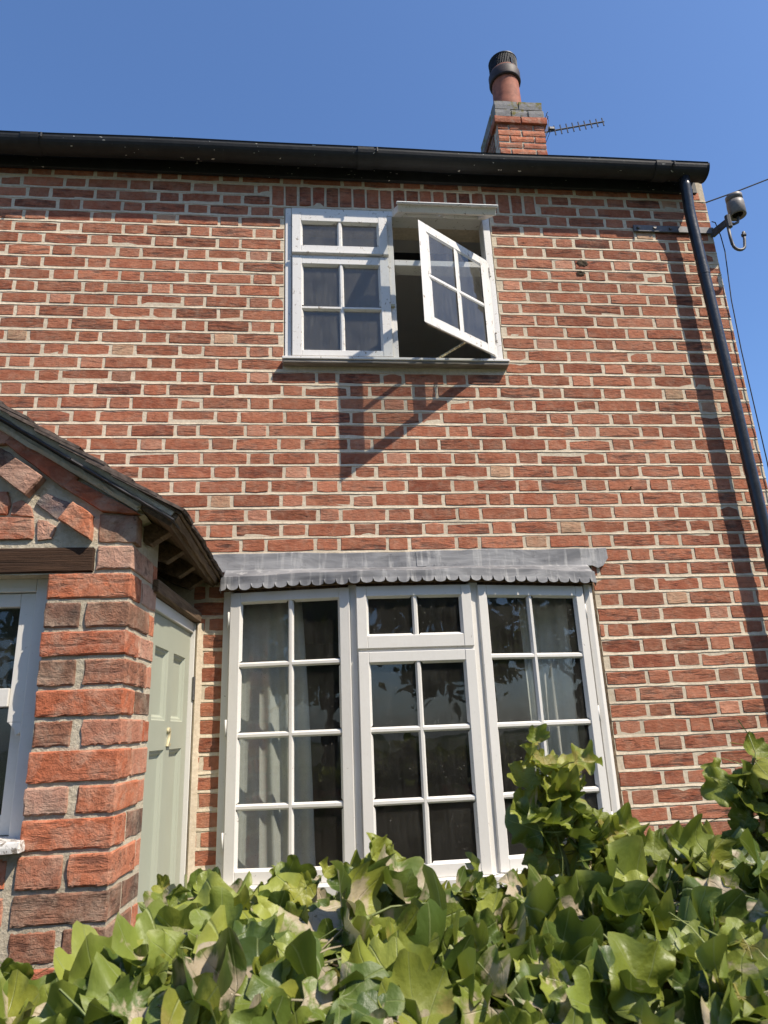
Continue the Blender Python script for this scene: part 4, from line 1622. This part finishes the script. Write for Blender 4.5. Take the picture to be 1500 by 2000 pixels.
for pl_, pr_, hue, val in GB:
    cx = sum(p[0] for p in pl_) / len(pl_)
    cz = sum(p[1] for p in pl_) / len(pl_)
    pts = []
    n = len(pl_)
    pl_ = [(cx + (x - cx) * 1.12, cz + (z - cz) * 1.13) for x, z in pl_]
    for i in range(n):
        a, b = pl_[i], pl_[(i + 1) % n]
        for t in (0.0, 0.25, 0.5, 0.75):
            jx, jz = (R.uniform(-0.002, 0.002), R.uniform(-0.002, 0.002))
            k_ = 0.975 if t == 0 else 1.0
            pts.append((cx + (a[0] + (b[0] - a[0]) * t - cx) * k_ + jx, cz + (a[1] + (b[1] - a[1]) * t - cz) * k_ + jz))
    n = len(pts)
    mb = MB()
    mb.tint = (hue, val, 0.25)
    r0 = [(x, FY0 + 0.06, z) for x, z in pts]
    r1 = [(x, FY0 - pr_ + 0.007, z) for x, z in pts]
    r2 = [(cx + (x - cx) * 0.93, FY0 - pr_ + R.uniform(-0.001, 0.001), cz + (z - cz) * 0.93) for x, z in pts]
    r3 = [(cx + (x - cx) * 0.45, FY0 - pr_ - 0.001 + R.uniform(-0.0012, 0.0012), cz + (z - cz) * 0.45) for x, z in pts]
    fs = []
    for lv in range(3):
        for i in range(n):
            j = (i + 1) % n
            fs.append((lv * n + i, lv * n + j, (lv + 1) * n + j, (lv + 1) * n + i))
    fs.append(tuple(range(3 * n, 4 * n)))
    mb.add(r0 + r1 + r2 + r3, fs)
    mb.build('brick', 'old_brick', pwall, tint=True, origin='center', recalc=True)

# timber lintel over the porch window
tl_ = MB()
rough_box(tl_, 2 * MX - 0.455, 0.455, FY0 - 0.004, FY0 + 0.12, 2.119, 2.203, R, 0.003, (16, 3, 4), 0.005)
tl_.build('timber_lintel', 'dark_timber', porch)

# porch window: sash frame set back in the opening
pw = MB()
WY = FY0 + 0.062
for sx in (1, -1):
    def mxf(x, y, z, sx=sx):
        return (x if sx > 0 else 2 * MX - x, y, z)
    pw.xf = mxf
    pw.box(0.262, 0.330, WY, WY + 0.09, 1.34, 2.117)
pw.xf = None
pw.box(2 * MX - 0.2615, 0.2615, WY, WY + 0.09, 2.072, 2.117)
pwin = pw.build('porch_window', 'white_paint', porch, bevel=0.002, recalc=True)
su = MB()
SY = WY + 0.012
su.box(0.214, 0.2605, SY, SY + 0.035, 1.668, 2.070)
su.box(2 * MX - 0.2605, 2 * MX - 0.214, SY, SY + 0.035, 1.668, 2.070)
su.box(2 * MX - 0.2135, 0.2135, SY + 0.001, SY + 0.035, 2.026, 2.070)
su.box(2 * MX - 0.2135, 0.2135, SY - 0.010, SY + 0.035, 1.715, 1.770)
su.prism([(0.218, 1.668), (0.2605, 1.668), (0.2605, 1.640), (0.244, 1.628), (0.236, 1.648)], lambda x, z: (x, SY, z), lambda x, z: (x, SY + 0.034, z))
su.build('upper_sash', 'white_paint', pwin, bevel=0.0015, recalc=True)
sl2 = MB()
sl2.box(0.214, 0.2605, SY + 0.037, SY + 0.07, 1.345, 1.715)
sl2.box(2 * MX - 0.2605, 2 * MX - 0.214, SY + 0.037, SY + 0.07, 1.345, 1.715)
sl2.box(2 * MX - 0.2135, 0.2135, SY + 0.038, SY + 0.07, 1.345, 1.40)
sl2.build('lower_sash', 'white_paint', pwin, bevel=0.0015)
for (z0, z1, y) in ((1.77, 2.026, SY + 0.018), (1.40, 1.715, SY + 0.052)):
    gp = MB()
    gp.box(2 * MX - 0.2135, 0.2135, y, y + 0.003, z0, z1)
    gp.build('pane', 'dusty_glass', pwin)
ps = MB()
rough_box(ps, 2 * MX - 0.336, 0.336, FY0 - 0.045, WY + 0.06, 1.312, 1.343, R, 0.0015, (20, 3, 2), 0.004)
ps.build('window_sill', 'flaking_paint', pwin)
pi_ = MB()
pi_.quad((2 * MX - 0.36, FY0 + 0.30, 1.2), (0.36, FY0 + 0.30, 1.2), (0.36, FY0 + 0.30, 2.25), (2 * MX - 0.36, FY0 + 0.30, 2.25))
pi_.build('dark_backing', 'cowl_black', porch)  # plain black sheet put behind the panes in place of the porch inside

# door frame and door in the side of the porch
dfm = MB(lambda s, o, z: side(s, o, z))
dfm.box(0.668, 0.690, -0.10, -0.012, 0.05, 2.10)
dfm.box(-0.004, 0.018, -0.10, -0.002, 0.05, 2.10)
dfm.box(0.0185, 0.6675, -0.10, -0.008, 2.056, 2.10)
frame_ = dfm.build('door_frame', 'white_paint', porch, bevel=0.002, recalc=True)
dr = MB(lambda s, o, z: side(s, o, z))
D0, D1 = 0.0205, 0.6660
panels = [(0.100, 0.305, 1.668, 1.935), (0.385, 0.585, 1.668, 1.935), (0.100, 0.305, 0.42, 1.562), (0.385, 0.585, 0.42, 1.562)]
FO, BO = -0.022, -0.062
ss = sorted({D0, D1, 0.100, 0.305, 0.385, 0.585})
zz = sorted({0.075, 2.0535, 0.42, 1.562, 1.668, 1.935})
for i in range(len(ss) - 1):
    for k in range(len(zz) - 1):
        cs, cz = (ss[i] + ss[i + 1]) / 2, (zz[k] + zz[k + 1]) / 2
        if any(p[0] < cs < p[1] and p[2] < cz < p[3] for p in panels):
            continue
        dr.quad((ss[i], FO, zz[k]), (ss[i], FO, zz[k + 1]), (ss[i + 1], FO, zz[k + 1]), (ss[i + 1], FO, zz[k]))
for (a, b, c, d) in panels:
    steps = [(0.0, FO), (0.004, FO - 0.006), (0.012, FO - 0.008), (0.020, FO - 0.018), (0.026, FO - 0.019)]
    for (i0, o0), (i1, o1) in zip(steps, steps[1:]):
        A = [(a + i0, o0, c + i0), (b - i0, o0, c + i0), (b - i0, o0, d - i0), (a + i0, o0, d - i0)]
        B = [(a + i1, o1, c + i1), (b - i1, o1, c + i1), (b - i1, o1, d - i1), (a + i1, o1, d - i1)]
        for k in range(4):
            k2 = (k + 1) % 4
            dr.quad(A[k], A[k2], B[k2], B[k])
dr.quad((D0, BO, 0.075), (D1, BO, 0.075), (D1, BO, 2.0535), (D0, BO, 2.0535))
for s_ in (D0, D1):
    dr.quad((s_, FO, 0.075), (s_, FO, 2.0535), (s_, BO, 2.0535), (s_, BO, 0.075))
dr.quad((D0, FO, 2.0535), (D1, FO, 2.0535), (D1, BO, 2.0535), (D0, BO, 2.0535))
door = dr.build('door', 'sage_paint', porch, recalc=True)
tag(door, 'sage green panelled front door with a brass number 2')
for (a, b, c, d) in panels:
    dpn = MB(lambda s, o, z: side(s, o, z))
    i_ = 0.024
    dpn.box(a + i_, b - i_, FO - 0.030, FO - 0.0185, c + i_, d - i_)
    dpn.build('door_panel', 'sage_paint', door, bevel=0.001, recalc=True)
hg = MB(lambda s, o, z: side(s, o, z))
hg.tube([(0.016, 0.001, 1.76), (0.016, 0.001, 1.86)], 0.007, 8)
hg.build('hinge', 'grey_iron', door)
fc = bpy.data.curves.new('house_number', 'FONT')
fc.body = '2'
fc.size = 0.098
fc.extrude = 0.003
fc.bevel_depth = 0.0015
tmp = bpy.data.objects.new('house_number_curve', fc)
COL.objects.link(tmp)
dg = bpy.context.evaluated_depsgraph_get()
num_me = bpy.data.meshes.new_from_object(tmp.evaluated_get(dg))
bpy.data.objects.remove(tmp)
nv = []
xsn = [v.co.x for v in num_me.vertices]
for v in num_me.vertices:
    s_ = 0.335 - (v.co.x - (min(xsn) + max(xsn)) / 2)
    v.co = Vector(side(s_, FO + 0.0045 + v.co.z, 1.574 + v.co.y))
num_me.materials.append(M['brass'])
num = bpy.data.objects.new('house_number', num_me)
COL.objects.link(num)
num.parent = door
num.matrix_parent_inverse = parent_world(door).inverted()
# mortar fillet between door frame and house wall
ff = MB()
ff.prism([(0.615, -0.001), (0.630, -0.020), (0.648, -0.006), (0.655, -0.001)], lambda x, y: (x, y, 0.05), lambda x, y: (x, y, 2.10))
ff.build('mortar_fillet', 'mortar', frame_, recalc=True)

# wall plate over the door, rafters, boards and tiles of the porch roof
wp = MB(lambda s, o, z: side(s, o, z))
wp.box(-0.004, 0.74, -0.09, 0.020, 2.1035, 2.150)
wp.build('wall_plate', 'rafter_timber', porch, bevel=0.003, recalc=True)
SL = math.atan2(2.80 - 2.262, 0.745 - MX)      # roof pitch
tS = math.tan(SL)
EX, EZ = 0.716, 2.286                           # lower edge of the tiles at the eaves


def slope(u, v, h, sx=1):
    """u: metres up the slope from the eaves, v: world y, h: height off the slope plane"""
    x = EX - u * math.cos(SL) + h * math.sin(SL)
    z = EZ + u * math.sin(SL) + h * math.cos(SL)
    return (x if sx > 0 else 2 * MX - x, v, z)


ULEN = (EX - MX) / math.cos(SL)
VF = -1.062
for sx in (1, -1):
    bd = MB(lambda u, v, h, sx=sx: slope(u, v, h, sx))
    bd.box(0.012, ULEN - 0.01, VF + 0.05, -0.002, -0.030, -0.016)
    bd.build('roof_boarding', 'rafter_timber', porch, recalc=True)
    for y in (-0.86, -0.60, -0.34, -0.085):
        ra = MB(lambda u, v, h, sx=sx: slope(u, v, h, sx))
        ra.prism([(0.045, -0.0305), (ULEN - 0.03, -0.0305), (ULEN - 0.03, -0.115), (0.16, -0.115), (0.075, -0.100)], lambda u, h, y=y: (u, y - 0.024, h), lambda u, h, y=y: (u, y + 0.024, h))
        ra.build('rafter', 'rafter_timber', porch, recalc=True, bevel=0.002)
    # slate undercloak and mortar bedding along the verge
    uc = MB(lambda u, v, h, sx=sx: slope(u, v, h, sx))
    rough_box(uc, 0.0, 0.40, VF + 0.004, VF + 0.16, -0.0155, -0.0085, R, 0.0012, (10, 3, 1), 0.002)
    rough_box(uc, 0.405, ULEN + 0.01, VF + 0.008, VF + 0.16, -0.0145, -0.0075, R, 0.0012, (12, 3, 1), 0.002)
    uc.build('verge_undercloak', 'slate', porch, recalc=True)
    vm_ = MB(lambda u, v, h, sx=sx: slope(u, v, h, sx))
    rough_box(vm_, 0.02, ULEN + 0.01, VF + 0.016, VF + 0.15, -0.007, 0.020, R, 0.004, (22, 3, 2), 0.003)
    vm_.build('verge_mortar', 'grey_mortar', porch, recalc=True)
    vb = MB(lambda u, v, h, sx=sx: slope(u, v, h, sx))
    rough_box(vb, 0.13, ULEN + 0.01, FY0 - 0.022, FY0 + 0.10, -0.042, -0.017, R, 0.006, (24, 3, 2), 0.006)
    vb.build('verge_mortar', 'grey_mortar', porch, recalc=True)
    # plain tiles, lapped up the slope
    gauge = 0.102
    rowi = 0
    u = -0.012
    while u < ULEN - 0.04:
        y = VF - R.uniform(0.0, 0.006)
        first = True
        while y < -0.006:
            wdt = 0.165 if not (first and rowi % 2) else 0.0825
            y1 = min(y + wdt - 0.003, -0.003)
            ln = min(0.265, ULEN - u + 0.02)
            rng = random.Random(int(1000 * y) + rowi * 77 + (5 if sx > 0 else 9))
            h0 = 0.026 + rng.uniform(-0.003, 0.003)
            tw = rng.uniform(-0.003, 0.003)
            tmb = MB(lambda a, b, c, sx=sx: slope(a, b, c, sx))
            vs = []
            for (uu, hh) in ((0.0, h0), (ln * 0.5, h0 - 0.010), (ln, h0 - 0.019)):
                for (yy, hy) in ((y, tw), ((y + y1) / 2, 0.003), (y1, -tw)):
                    for th in (0.0, 0.0095):
                        vs.append((u + uu + rng.uniform(-0.003, 0.003), yy, hh + hy + th))

            def id_(i, j, k):
                return i * 6 + j * 2 + k
            fs = []
            for i in range(2):
                for j in range(2):
                    fs.append((id_(i, j, 1), id_(i + 1, j, 1), id_(i + 1, j + 1, 1), id_(i, j + 1, 1)))
                    fs.append((id_(i, j, 0), id_(i, j + 1, 0), id_(i + 1, j + 1, 0), id_(i + 1, j, 0)))
                fs.append((id_(i, 0, 0), id_(i + 1, 0, 0), id_(i + 1, 0, 1), id_(i, 0, 1)))
                fs.append((id_(i, 2, 1), id_(i + 1, 2, 1), id_(i + 1, 2, 0), id_(i, 2, 0)))
                fs.append((id_(0, i, 0), id_(0, i, 1), id_(0, i + 1, 1), id_(0, i + 1, 0)))
                fs.append((id_(2, i, 1), id_(2, i, 0), id_(2, i + 1, 0), id_(2, i + 1, 1)))
            tmb.add(vs, fs)
            tmb.build('roof_tile', 'porch_tile', porch, origin='center', recalc=True)
            y += wdt
            first = False
        u += gauge
        rowi += 1
    # battens and double course visible at the eaves
    eb = MB(lambda u, v, h, sx=sx: slope(u, v, h, sx))
    rough_box(eb, 0.0, 0.05, VF + 0.02, -0.004, -0.016, 0.010, R, 0.003, (2, 20, 2), 0.003)
    rough_box(eb, -0.006, 0.16, VF + 0.01, -0.004, 0.012, 0.022, R, 0.003, (3, 22, 1), 0.003)
    eb.build('eaves_batten', 'rafter_timber', porch, recalc=True)
rdg = MB()
for i in range(4):
    y0 = VF + 0.27 * i
    rdg.tube([(MX, y0, EZ + ULEN * math.sin(SL) + 0.02), (MX, min(y0 + 0.265, -0.004), EZ + ULEN * math.sin(SL) + 0.02)], 0.085, 14)
rdg.build('ridge_tile', 'pot_clay', porch)

# ------------------------------------------------------------------ garden wall under the ivy
gw = MB()
gw.box(-3.0, 6.0, -2.34, -2.12, 0.0, 1.16)
gwall = gw.build('garden_wall', 'grey_mortar', None)
tag(gwall, 'low garden wall hidden under the ivy in the foreground', 'wall')
cp = MB()
for i in range(36):
    x = -3.0 + 0.25 * i
    rough_box(cp, x + 0.005, x + 0.245, -2.37, -2.09, 1.162, 1.215, R, 0.003, (3, 3, 1))
cp.tint = (0.5, 0.4, 0.2)
cp.t = [(0.35 + 0.3 * noise.noise(p * 3.0), 0.4, 0.2) for p in cp.v]
cp.build('coping', 'old_brick', gwall, tint=True)

# ------------------------------------------------------------------ ivy
RL = random.Random(5)


def leaf_geom(rng, lobes=1.0, cup=0.35, wave=0.10, curl=0.25):
    """a lobed, wavy ivy leaf about 1 unit wide: stalk end near the origin, tip along +y; returns verts, faces, leaf coords"""
    n = 44
    w_ = rng.uniform(0.94, 1.18)
    c = (0.0, 0.30)
    skew = rng.uniform(-0.10, 0.10)
    notch = [(sg * (0.62 + rng.uniform(-0.08, 0.08)), (0.05 + 0.13 * lobes) * rng.uniform(0.5, 1.1), rng.uniform(0.16, 0.26)) for sg in (1, -1)]
    notch += [(sg * (1.72 + rng.uniform(-0.12, 0.12)), (0.035 + 0.10 * lobes) * rng.uniform(0.4, 1.1), rng.uniform(0.18, 0.30)) for sg in (1, -1)]
    out = []
    for i in range(n):
        t = 2 * math.pi * i / n - math.pi          # 0 is the tip
        at = abs(t)
        r_ = 0.49 + 0.05 * math.exp(-(at / 0.42) ** 2)
        for (c0, dep, wd) in notch:
            r_ -= dep * math.exp(-((t - c0) / wd) ** 2)
        if at > 2.3:
            k = (at - 2.3) / (math.pi - 2.3)
            k = k * k * (3 - 2 * k)
            r_ = r_ * (1 - k) + 0.30 * k
        r_ *= 1 + 0.05 * noise.noise(Vector((math.cos(t) * 2.2, math.sin(t) * 2.2, rng.random() * 0.2 + w_ * 40)))
        r_ *= 1 + skew * math.sin(t)
        out.append((math.sin(t) * r_ * w_, c[1] + math.cos(t) * r_))
    rings = [0.30, 0.58, 0.80, 0.93, 1.0]
    ph = rng.uniform(0, 6.28)
    ph2 = rng.uniform(0, 6.28)
    kf = rng.choice((2, 3, 3, 4))
    k2 = rng.choice((5, 6, 7))
    droop = rng.uniform(-0.25, curl)
    fold = rng.uniform(0.0, 0.30)
    asym = rng.uniform(-0.5, 0.5)
    roll = rng.uniform(-0.3, 0.9)
    frill = rng.uniform(0.03, 0.09)
    k3 = rng.choice((8, 9, 10, 11))
    vs, uv = [], []

    def lift(x, y):
        t = math.atan2(x, y - c[1])
        r_ = math.hypot(x, y - c[1]) / 0.5
        z = cup * 0.42 * r_ ** 2 + fold * abs(x) * (1 + asym * (1 if x > 0 else -1)) * 0.8
        z += wave * r_ ** 2 * math.sin(kf * t + ph)
        z += wave * 0.55 * r_ ** 3 * math.sin(k2 * t + ph2)
        z -= droop * max(0.0, y) ** 2 * 0.8
        z += frill * r_ ** 5 * math.sin(k3 * t + ph + ph2)
        if r_ > 0.8:
            z -= roll * (r_ - 0.8) ** 2 * 1.5
        return z

    vs.append((c[0], c[1], lift(*c)))
    uv.append(c)
    for f in rings:
        for (x, y) in out:
            px, py = c[0] + (x - c[0]) * f, c[1] + (y - c[1]) * f
            vs.append((px, py, lift(px, py)))
            uv.append((px, py))
    fs = [(0, 1 + (i + 1) % n, 1 + i) for i in range(n)]
    for r_ in range(len(rings) - 1):
        for i in range(n):
            j = (i + 1) % n
            fs.append((1 + r_ * n + i, 1 + r_ * n + j, 1 + (r_ + 1) * n + j, 1 + (r_ + 1) * n + i))
    # leaf stalk
    o_ = len(vs)
    bend = rng.uniform(-0.3, 0.3)
    zb = lift(0.0, 0.06)
    for k, (py, pz) in enumerate(((0.07, 0.0), (-0.2, -0.10), (-0.55, -0.42), (-0.75, -0.8))):
        for q in range(3):
            t = 2.094 * q
            vs.append((bend * k * 0.12 + 0.020 * math.cos(t), py, zb + pz + 0.020 * math.sin(t)))
            uv.append((0.0, 0.02))
    for k in range(3):
        for q in range(3):
            q2 = (q + 1) % 3
            fs.append((o_ + k * 3 + q, o_ + k * 3 + q2, o_ + k * 3 + 3 + q2, o_ + k * 3 + 3 + q))
    return vs, fs, uv


def leaf_mesh(name, geo, matname, rnd=None):
    vs, fs, uv = geo
    me = bpy.data.meshes.new(name)
    me.from_pydata(vs, [], fs)
    at = me.attributes.new('leaf_uv', 'FLOAT_VECTOR', 'POINT')
    flat = []
    for i, (x, y) in enumerate(uv):
        flat += [x, y, 0.0 if rnd is None else rnd]
    at.data.foreach_set('vector', flat)
    me.polygons.foreach_set('use_smooth', [True] * len(me.polygons))
    me.materials.append(M[matname])
    return me


VAR = [leaf_geom(RL, RL.uniform(0.1, 1.0), RL.uniform(-0.2, 0.9), RL.uniform(0.08, 0.20), RL.uniform(0.1, 0.6)) for _ in range(24)]
VARM = [leaf_mesh('ivy_leaf', g_, 'ivy_leaf') for g_ in VAR]
YVAR = [leaf_geom(RL, RL.uniform(0.6, 1.0), RL.uniform(0.2, 0.7), RL.uniform(0.08, 0.2), RL.uniform(0.1, 0.5)) for _ in range(6)]
YVARM = [leaf_mesh('young_ivy_leaf', g_, 'young_leaf') for g_ in YVAR]

ivy = empty('ivy', (1.3, -2.25, 0.0), 'thick green ivy with pale scorched patches covering the garden wall', 'ivy')
prof_x = [(-2.0, 1.35), (0.70, 1.344), (0.82, 1.354), (0.92, 1.366), (0.985, 1.416), (1.12, 1.430), (1.25, 1.436), (1.33, 1.412), (1.42, 1.410), (1.50, 1.424), (1.58, 1.440), (1.66, 1.452), (1.76, 1.446), (1.90, 1.456), (4.0, 1.44)]


def ztop(x):
    for (a, za), (b, zb) in zip(prof_x, prof_x[1:]):
        if a <= x <= b:
            return za + (zb - za) * (x - a) / (b - a)
    return 1.4


def surf(x, y):
    z = ztop(x)
    if y < -2.2:
        d = -2.2 - y
        return z - 0.22 * d - 0.55 * max(0.0, d - 0.28) ** 1.2
    return z - 1.6 * (y + 2.2) ** 1.15 if y > -2.2 else z


leaves = []      # (location, quaternion, size, mesh pick, young)


def orient(nrm, tip):
    nrm = nrm.normalized()
    t = (tip - nrm * tip.dot(nrm)).normalized()
    x = t.cross(nrm)
    return Matrix((x, t, nrm)).transposed().to_quaternion()


def add_leaf(loc, size, young=False, nb=None, spread=0.42, tipb=None):
    base = nb if nb is not None else Vector((0.26, -0.60, 0.68))
    nrm = base + Vector((RL.gauss(0, spread), RL.gauss(0, spread), RL.gauss(0, spread * 0.8)))
    if nrm.length < 0.2:
        nrm = base
    tb = tipb if tipb is not None else Vector((RL.gauss(0, 1.0), RL.gauss(-0.15, 0.4), RL.gauss(-0.15, 0.8)))
    if tb.length < 0.1:
        tb = Vector((0, 0, 1))
    leaves.append((Vector(loc), orient(nrm, tb), size, RL.randrange(6 if young else 24), young))


# the leafy surface: rows from the back to the front, bigger leaves nearer the camera
for _ in range(1700):
    x = RL.uniform(0.35, 2.35)
    y = RL.uniform(-2.56, -2.12)
    s_ = RL.choice((0.042, 0.050, 0.056, 0.062, 0.068, 0.075, 0.083, 0.092, 0.105, 0.120))
    if y > -2.25:
        s_ = min(s_, RL.uniform(0.038, 0.066))
    if y < -2.45:
        s_ = min(s_, 0.075)
    z = surf(x, y) + RL.uniform(-0.055, 0.006) - s_ * 0.32
    yg = RL.random() < (0.36 if y > -2.32 else 0.20) and s_ < 0.08
    add_leaf((x, y, z), s_, yg)
# darker mass of leaves beneath and beside, out of the sun
for _ in range(900):
    x = RL.uniform(-1.0, 3.6)
    y = RL.uniform(-2.58, -2.05)
    z = surf(x, y) - RL.uniform(0.05, 0.22)
    add_leaf((x, y, z), RL.uniform(0.06, 0.11), False)
for _ in range(500):
    x = RL.choice((RL.uniform(-1.0, 0.4), RL.uniform(2.3, 3.8)))
    y = RL.uniform(-2.60, -2.10)
    add_leaf((x, y, surf(x, y) + RL.uniform(-0.06, 0.02)), RL.uniform(0.06, 0.11), RL.random() < 0.12)

# young shoots standing up above the mass: (foot, points, leaf count)
SHOOTS = [
    ([(1.515, -2.22, 1.30), (1.500, -2.22, 1.42), (1.475, -2.21, 1.49), (1.488, -2.21, 1.562)], 26, 0.064),
    ([(1.545, -2.21, 1.30), (1.545, -2.20, 1.40), (1.515, -2.20, 1.485)], 18, 0.066),
    ([(1.770, -2.23, 1.30), (1.775, -2.22, 1.42), (1.800, -2.20, 1.49), (1.815, -2.20, 1.540)], 24, 0.066),
    ([(1.84, -2.22, 1.32), (1.85, -2.21, 1.44), (1.86, -2.20, 1.520)], 16, 0.068),
    ([(0.995, -2.21, 1.25), (0.985, -2.20, 1.36), (0.982, -2.19, 1.425)], 7, 0.050),
    ([(1.115, -2.21, 1.28), (1.12, -2.20, 1.38), (1.128, -2.19, 1.432)], 7, 0.036),
    ([(1.405, -2.26, 1.25), (1.405, -2.26, 1.36), (1.398, -2.25, 1.402)], 9, 0.040),
    ([(1.245, -2.22, 1.28), (1.245, -2.21, 1.40), (1.250, -2.20, 1.432)], 5, 0.055),
]
for pts, cnt, sz in SHOOTS:
    st = MB()
    st.tube(pts, [0.0042] + [0.0034] * (len(pts) - 2) + [0.0018], 7)
    st.build('stem', 'stem', ivy, smooth=True)
    P_ = [Vector(p) for p in pts]
    for i in range(cnt):
        t = 0.40 + 0.60 * (i + RL.random() * 0.6) / cnt
        t = min(t, 0.999)
        sI = t * (len(P_) - 1)
        a = int(sI)
        p = P_[a].lerp(P_[a + 1], sI - a)
        off = Vector((RL.gauss(0, 0.018), RL.gauss(-0.012, 0.010), RL.gauss(0, 0.008)))
        add_leaf(p + off, sz * RL.uniform(0.65, 1.15) * (1.15 - 0.45 * t), t > 0.72 or RL.random() < 0.25, Vector((0.15, -0.75, 0.45)), 0.5, Vector((off.x * 40, -0.1, RL.gauss(0.3, 0.6))))

sized = []
for i, (loc, q, s_, vi, yg) in enumerate(leaves):
    pr_ = project(loc)
    a = 0.0
    if pr_ and -60 < pr_[0] < 1560 and 1350 < pr_[1] < 2060:
        a = (s_ / pr_[2]) ** 2 * (1.0 if loc.z > surf(loc.x, loc.y) - 0.075 else 0.25)
    sized.append((a, i))
sized.sort(reverse=True)
top = {i for _, i in sized[:290]}
rest_l, rest_y = ([], [], []), ([], [], [])
for i, (loc, q, s_, vi, yg) in enumerate(leaves):
    if i in top:
        o = bpy.data.objects.new('leaf', (YVARM if yg else VARM)[vi])
        COL.objects.link(o)
        o.parent = ivy
        o.matrix_parent_inverse = parent_world(ivy).inverted()
        o.rotation_mode = 'QUATERNION'
        o.location = loc
        o.rotation_quaternion = q
        o.scale = (s_, s_, s_)
    else:
        vs, fs, uv = (YVAR if yg else VAR)[vi]
        dst = rest_y if yg else rest_l
        o_ = len(dst[0])
        rr_ = RL.random()
        for p in vs:
            dst[0].append(tuple(q @ (Vector(p) * s_) + loc))
        for f in fs:
            dst[1].append([k + o_ for k in f])
        for (x, y) in uv:
            dst[2].append((x, y, rr_))
for nm, dst, mt in (('leaf_mass', rest_l, 'ivy_leaf'), ('young_leaf_mass', rest_y, 'young_leaf')):
    me = bpy.data.meshes.new(nm)
    me.from_pydata(dst[0], [], dst[1])
    at = me.attributes.new('leaf_uv', 'FLOAT_VECTOR', 'POINT')
    flat = []
    for t in dst[2]:
        flat += [t[0], t[1], t[2]]
    at.data.foreach_set('vector', flat)
    me.polygons.foreach_set('use_smooth', [True] * len(me.polygons))
    me.materials.append(M[mt])
    o = bpy.data.objects.new(nm, me)
    COL.objects.link(o)
    o.parent = ivy
    o.matrix_parent_inverse = parent_world(ivy).inverted()
    o['kind'] = 'stuff'
# woody runners in the gaps
for k in range(14):
    x = RL.uniform(0.6, 2.1)
    y = RL.uniform(-2.5, -2.2)
    pts = []
    for i in range(6):
        pts.append((x, y, surf(x, y) - 0.05 + RL.uniform(-0.02, 0.015)))
        x += RL.uniform(-0.04, 0.07)
        y += RL.uniform(-0.03, 0.03)
    rn = MB()
    rn.tube(pts, 0.0035, 6)
    rn.build('runner', 'bark', ivy, smooth=True)

# ------------------------------------------------------------------ trees across the road, seen only in the window glass
def tree(loc, h, rad, seed, label):
    rng = random.Random(seed)
    t = empty('tree', loc, label, 'tree', 'trees reflected in the window glass')
    L = Vector(loc)
    tk = MB()
    tk.tube([L, L + Vector((0.1, 0, h * 0.3)), L + Vector((0.0, 0.1, h * 0.75))], [0.22, 0.16, 0.05], 10)
    limbs = []
    for i in range(7):
        a = rng.uniform(0, 6.28)
        z0 = h * rng.uniform(0.25, 0.5)
        e = L + Vector((math.cos(a) * rad * 0.75, math.sin(a) * rad * 0.75, z0 + h * rng.uniform(0.12, 0.3)))
        tk.tube([L + Vector((0, 0, z0)), (L + Vector((0, 0, z0))).lerp(e, 0.5) + Vector((0, 0, 0.1)), e], [0.08, 0.05, 0.02], 6)
        limbs.append(e)
    tk.build('trunk', 'bark', t)
    cr_ = MB()
    cl_ = [L + Vector((rng.gauss(0, rad * 0.42), rng.gauss(0, rad * 0.42), h * rng.uniform(0.35, 0.98))) for _ in range(64)] + limbs
    vs, fs = [], []
    for c in cl_:
        cr0 = rng.uniform(0.45, 0.9)
        for _ in range(70):
            p = c + Vector((rng.gauss(0, 1), rng.gauss(0, 1), rng.gauss(0, 0.8))) * cr0 * 0.55
            d1 = Vector((rng.gauss(0, 1), rng.gauss(0, 1), rng.gauss(0, 1))).normalized() * 0.20
            d2 = d1.orthogonal().normalized() * 0.10
            o_ = len(vs)
            vs += [p - d1, p + d2, p + d1, p - d2]
            fs.append((o_, o_ + 1, o_ + 2, o_ + 3))
    cr_.add(vs, fs)
    cr_.build('crown', 'tree_leaf', t)


tree((-3.5, -15.0, 0), 8.5, 2.6, 1, 'leftmost tree of the row mirrored in the bay window glass')
tree((1.2, -16.5, 0), 9.5, 2.8, 2, 'tallest tree of the row mirrored in the bay window glass')
tree((5.2, -14.5, 0), 8.0, 2.5, 3, 'shortest tree of the row mirrored in the bay window glass')
tree((9.5, -16.0, 0), 9.0, 2.8, 4, 'fourth tree from the left of the row mirrored in the bay window glass')
tree((13.5, -13.5, 0), 10.5, 3.2, 5, 'spreading tree near the right end of the row mirrored in the bay window glass')
tree((18.0, -12.0, 0), 10.0, 3.2, 6, 'rightmost tree of the row mirrored in the bay window glass')

# ------------------------------------------------------------------ the insect hovering before the wall
ins_o = empty('flying_insect', (2.62, -0.35, 2.62), 'tiny brown insect hovering in front of the brick wall', 'insect')
b_ = MB()
ip = Vector((2.62, -0.35, 2.62))
b_.tube([ip + Vector((-0.010, 0, -0.004)), ip + Vector((-0.006, 0, -0.002)), ip, ip + Vector((0.006, 0, 0.003)), ip + Vector((0.011, 0, 0.005))], [0.001, 0.0032, 0.0038, 0.0032, 0.0012], 8)
b_.build('body', 'insect_brown', ins_o, smooth=True)
for sg in (-1, 1):
    wv_ = MB()
    wv_.add([ip + Vector((0.002, 0, 0.003)), ip + Vector((0.008, sg * 0.007, 0.009)), ip + Vector((0.001, sg * 0.012, 0.011)), ip + Vector((-0.004, sg * 0.007, 0.007))], [(0, 1, 2, 3)])
    wv_.build('wing', 'insect_brown', ins_o)
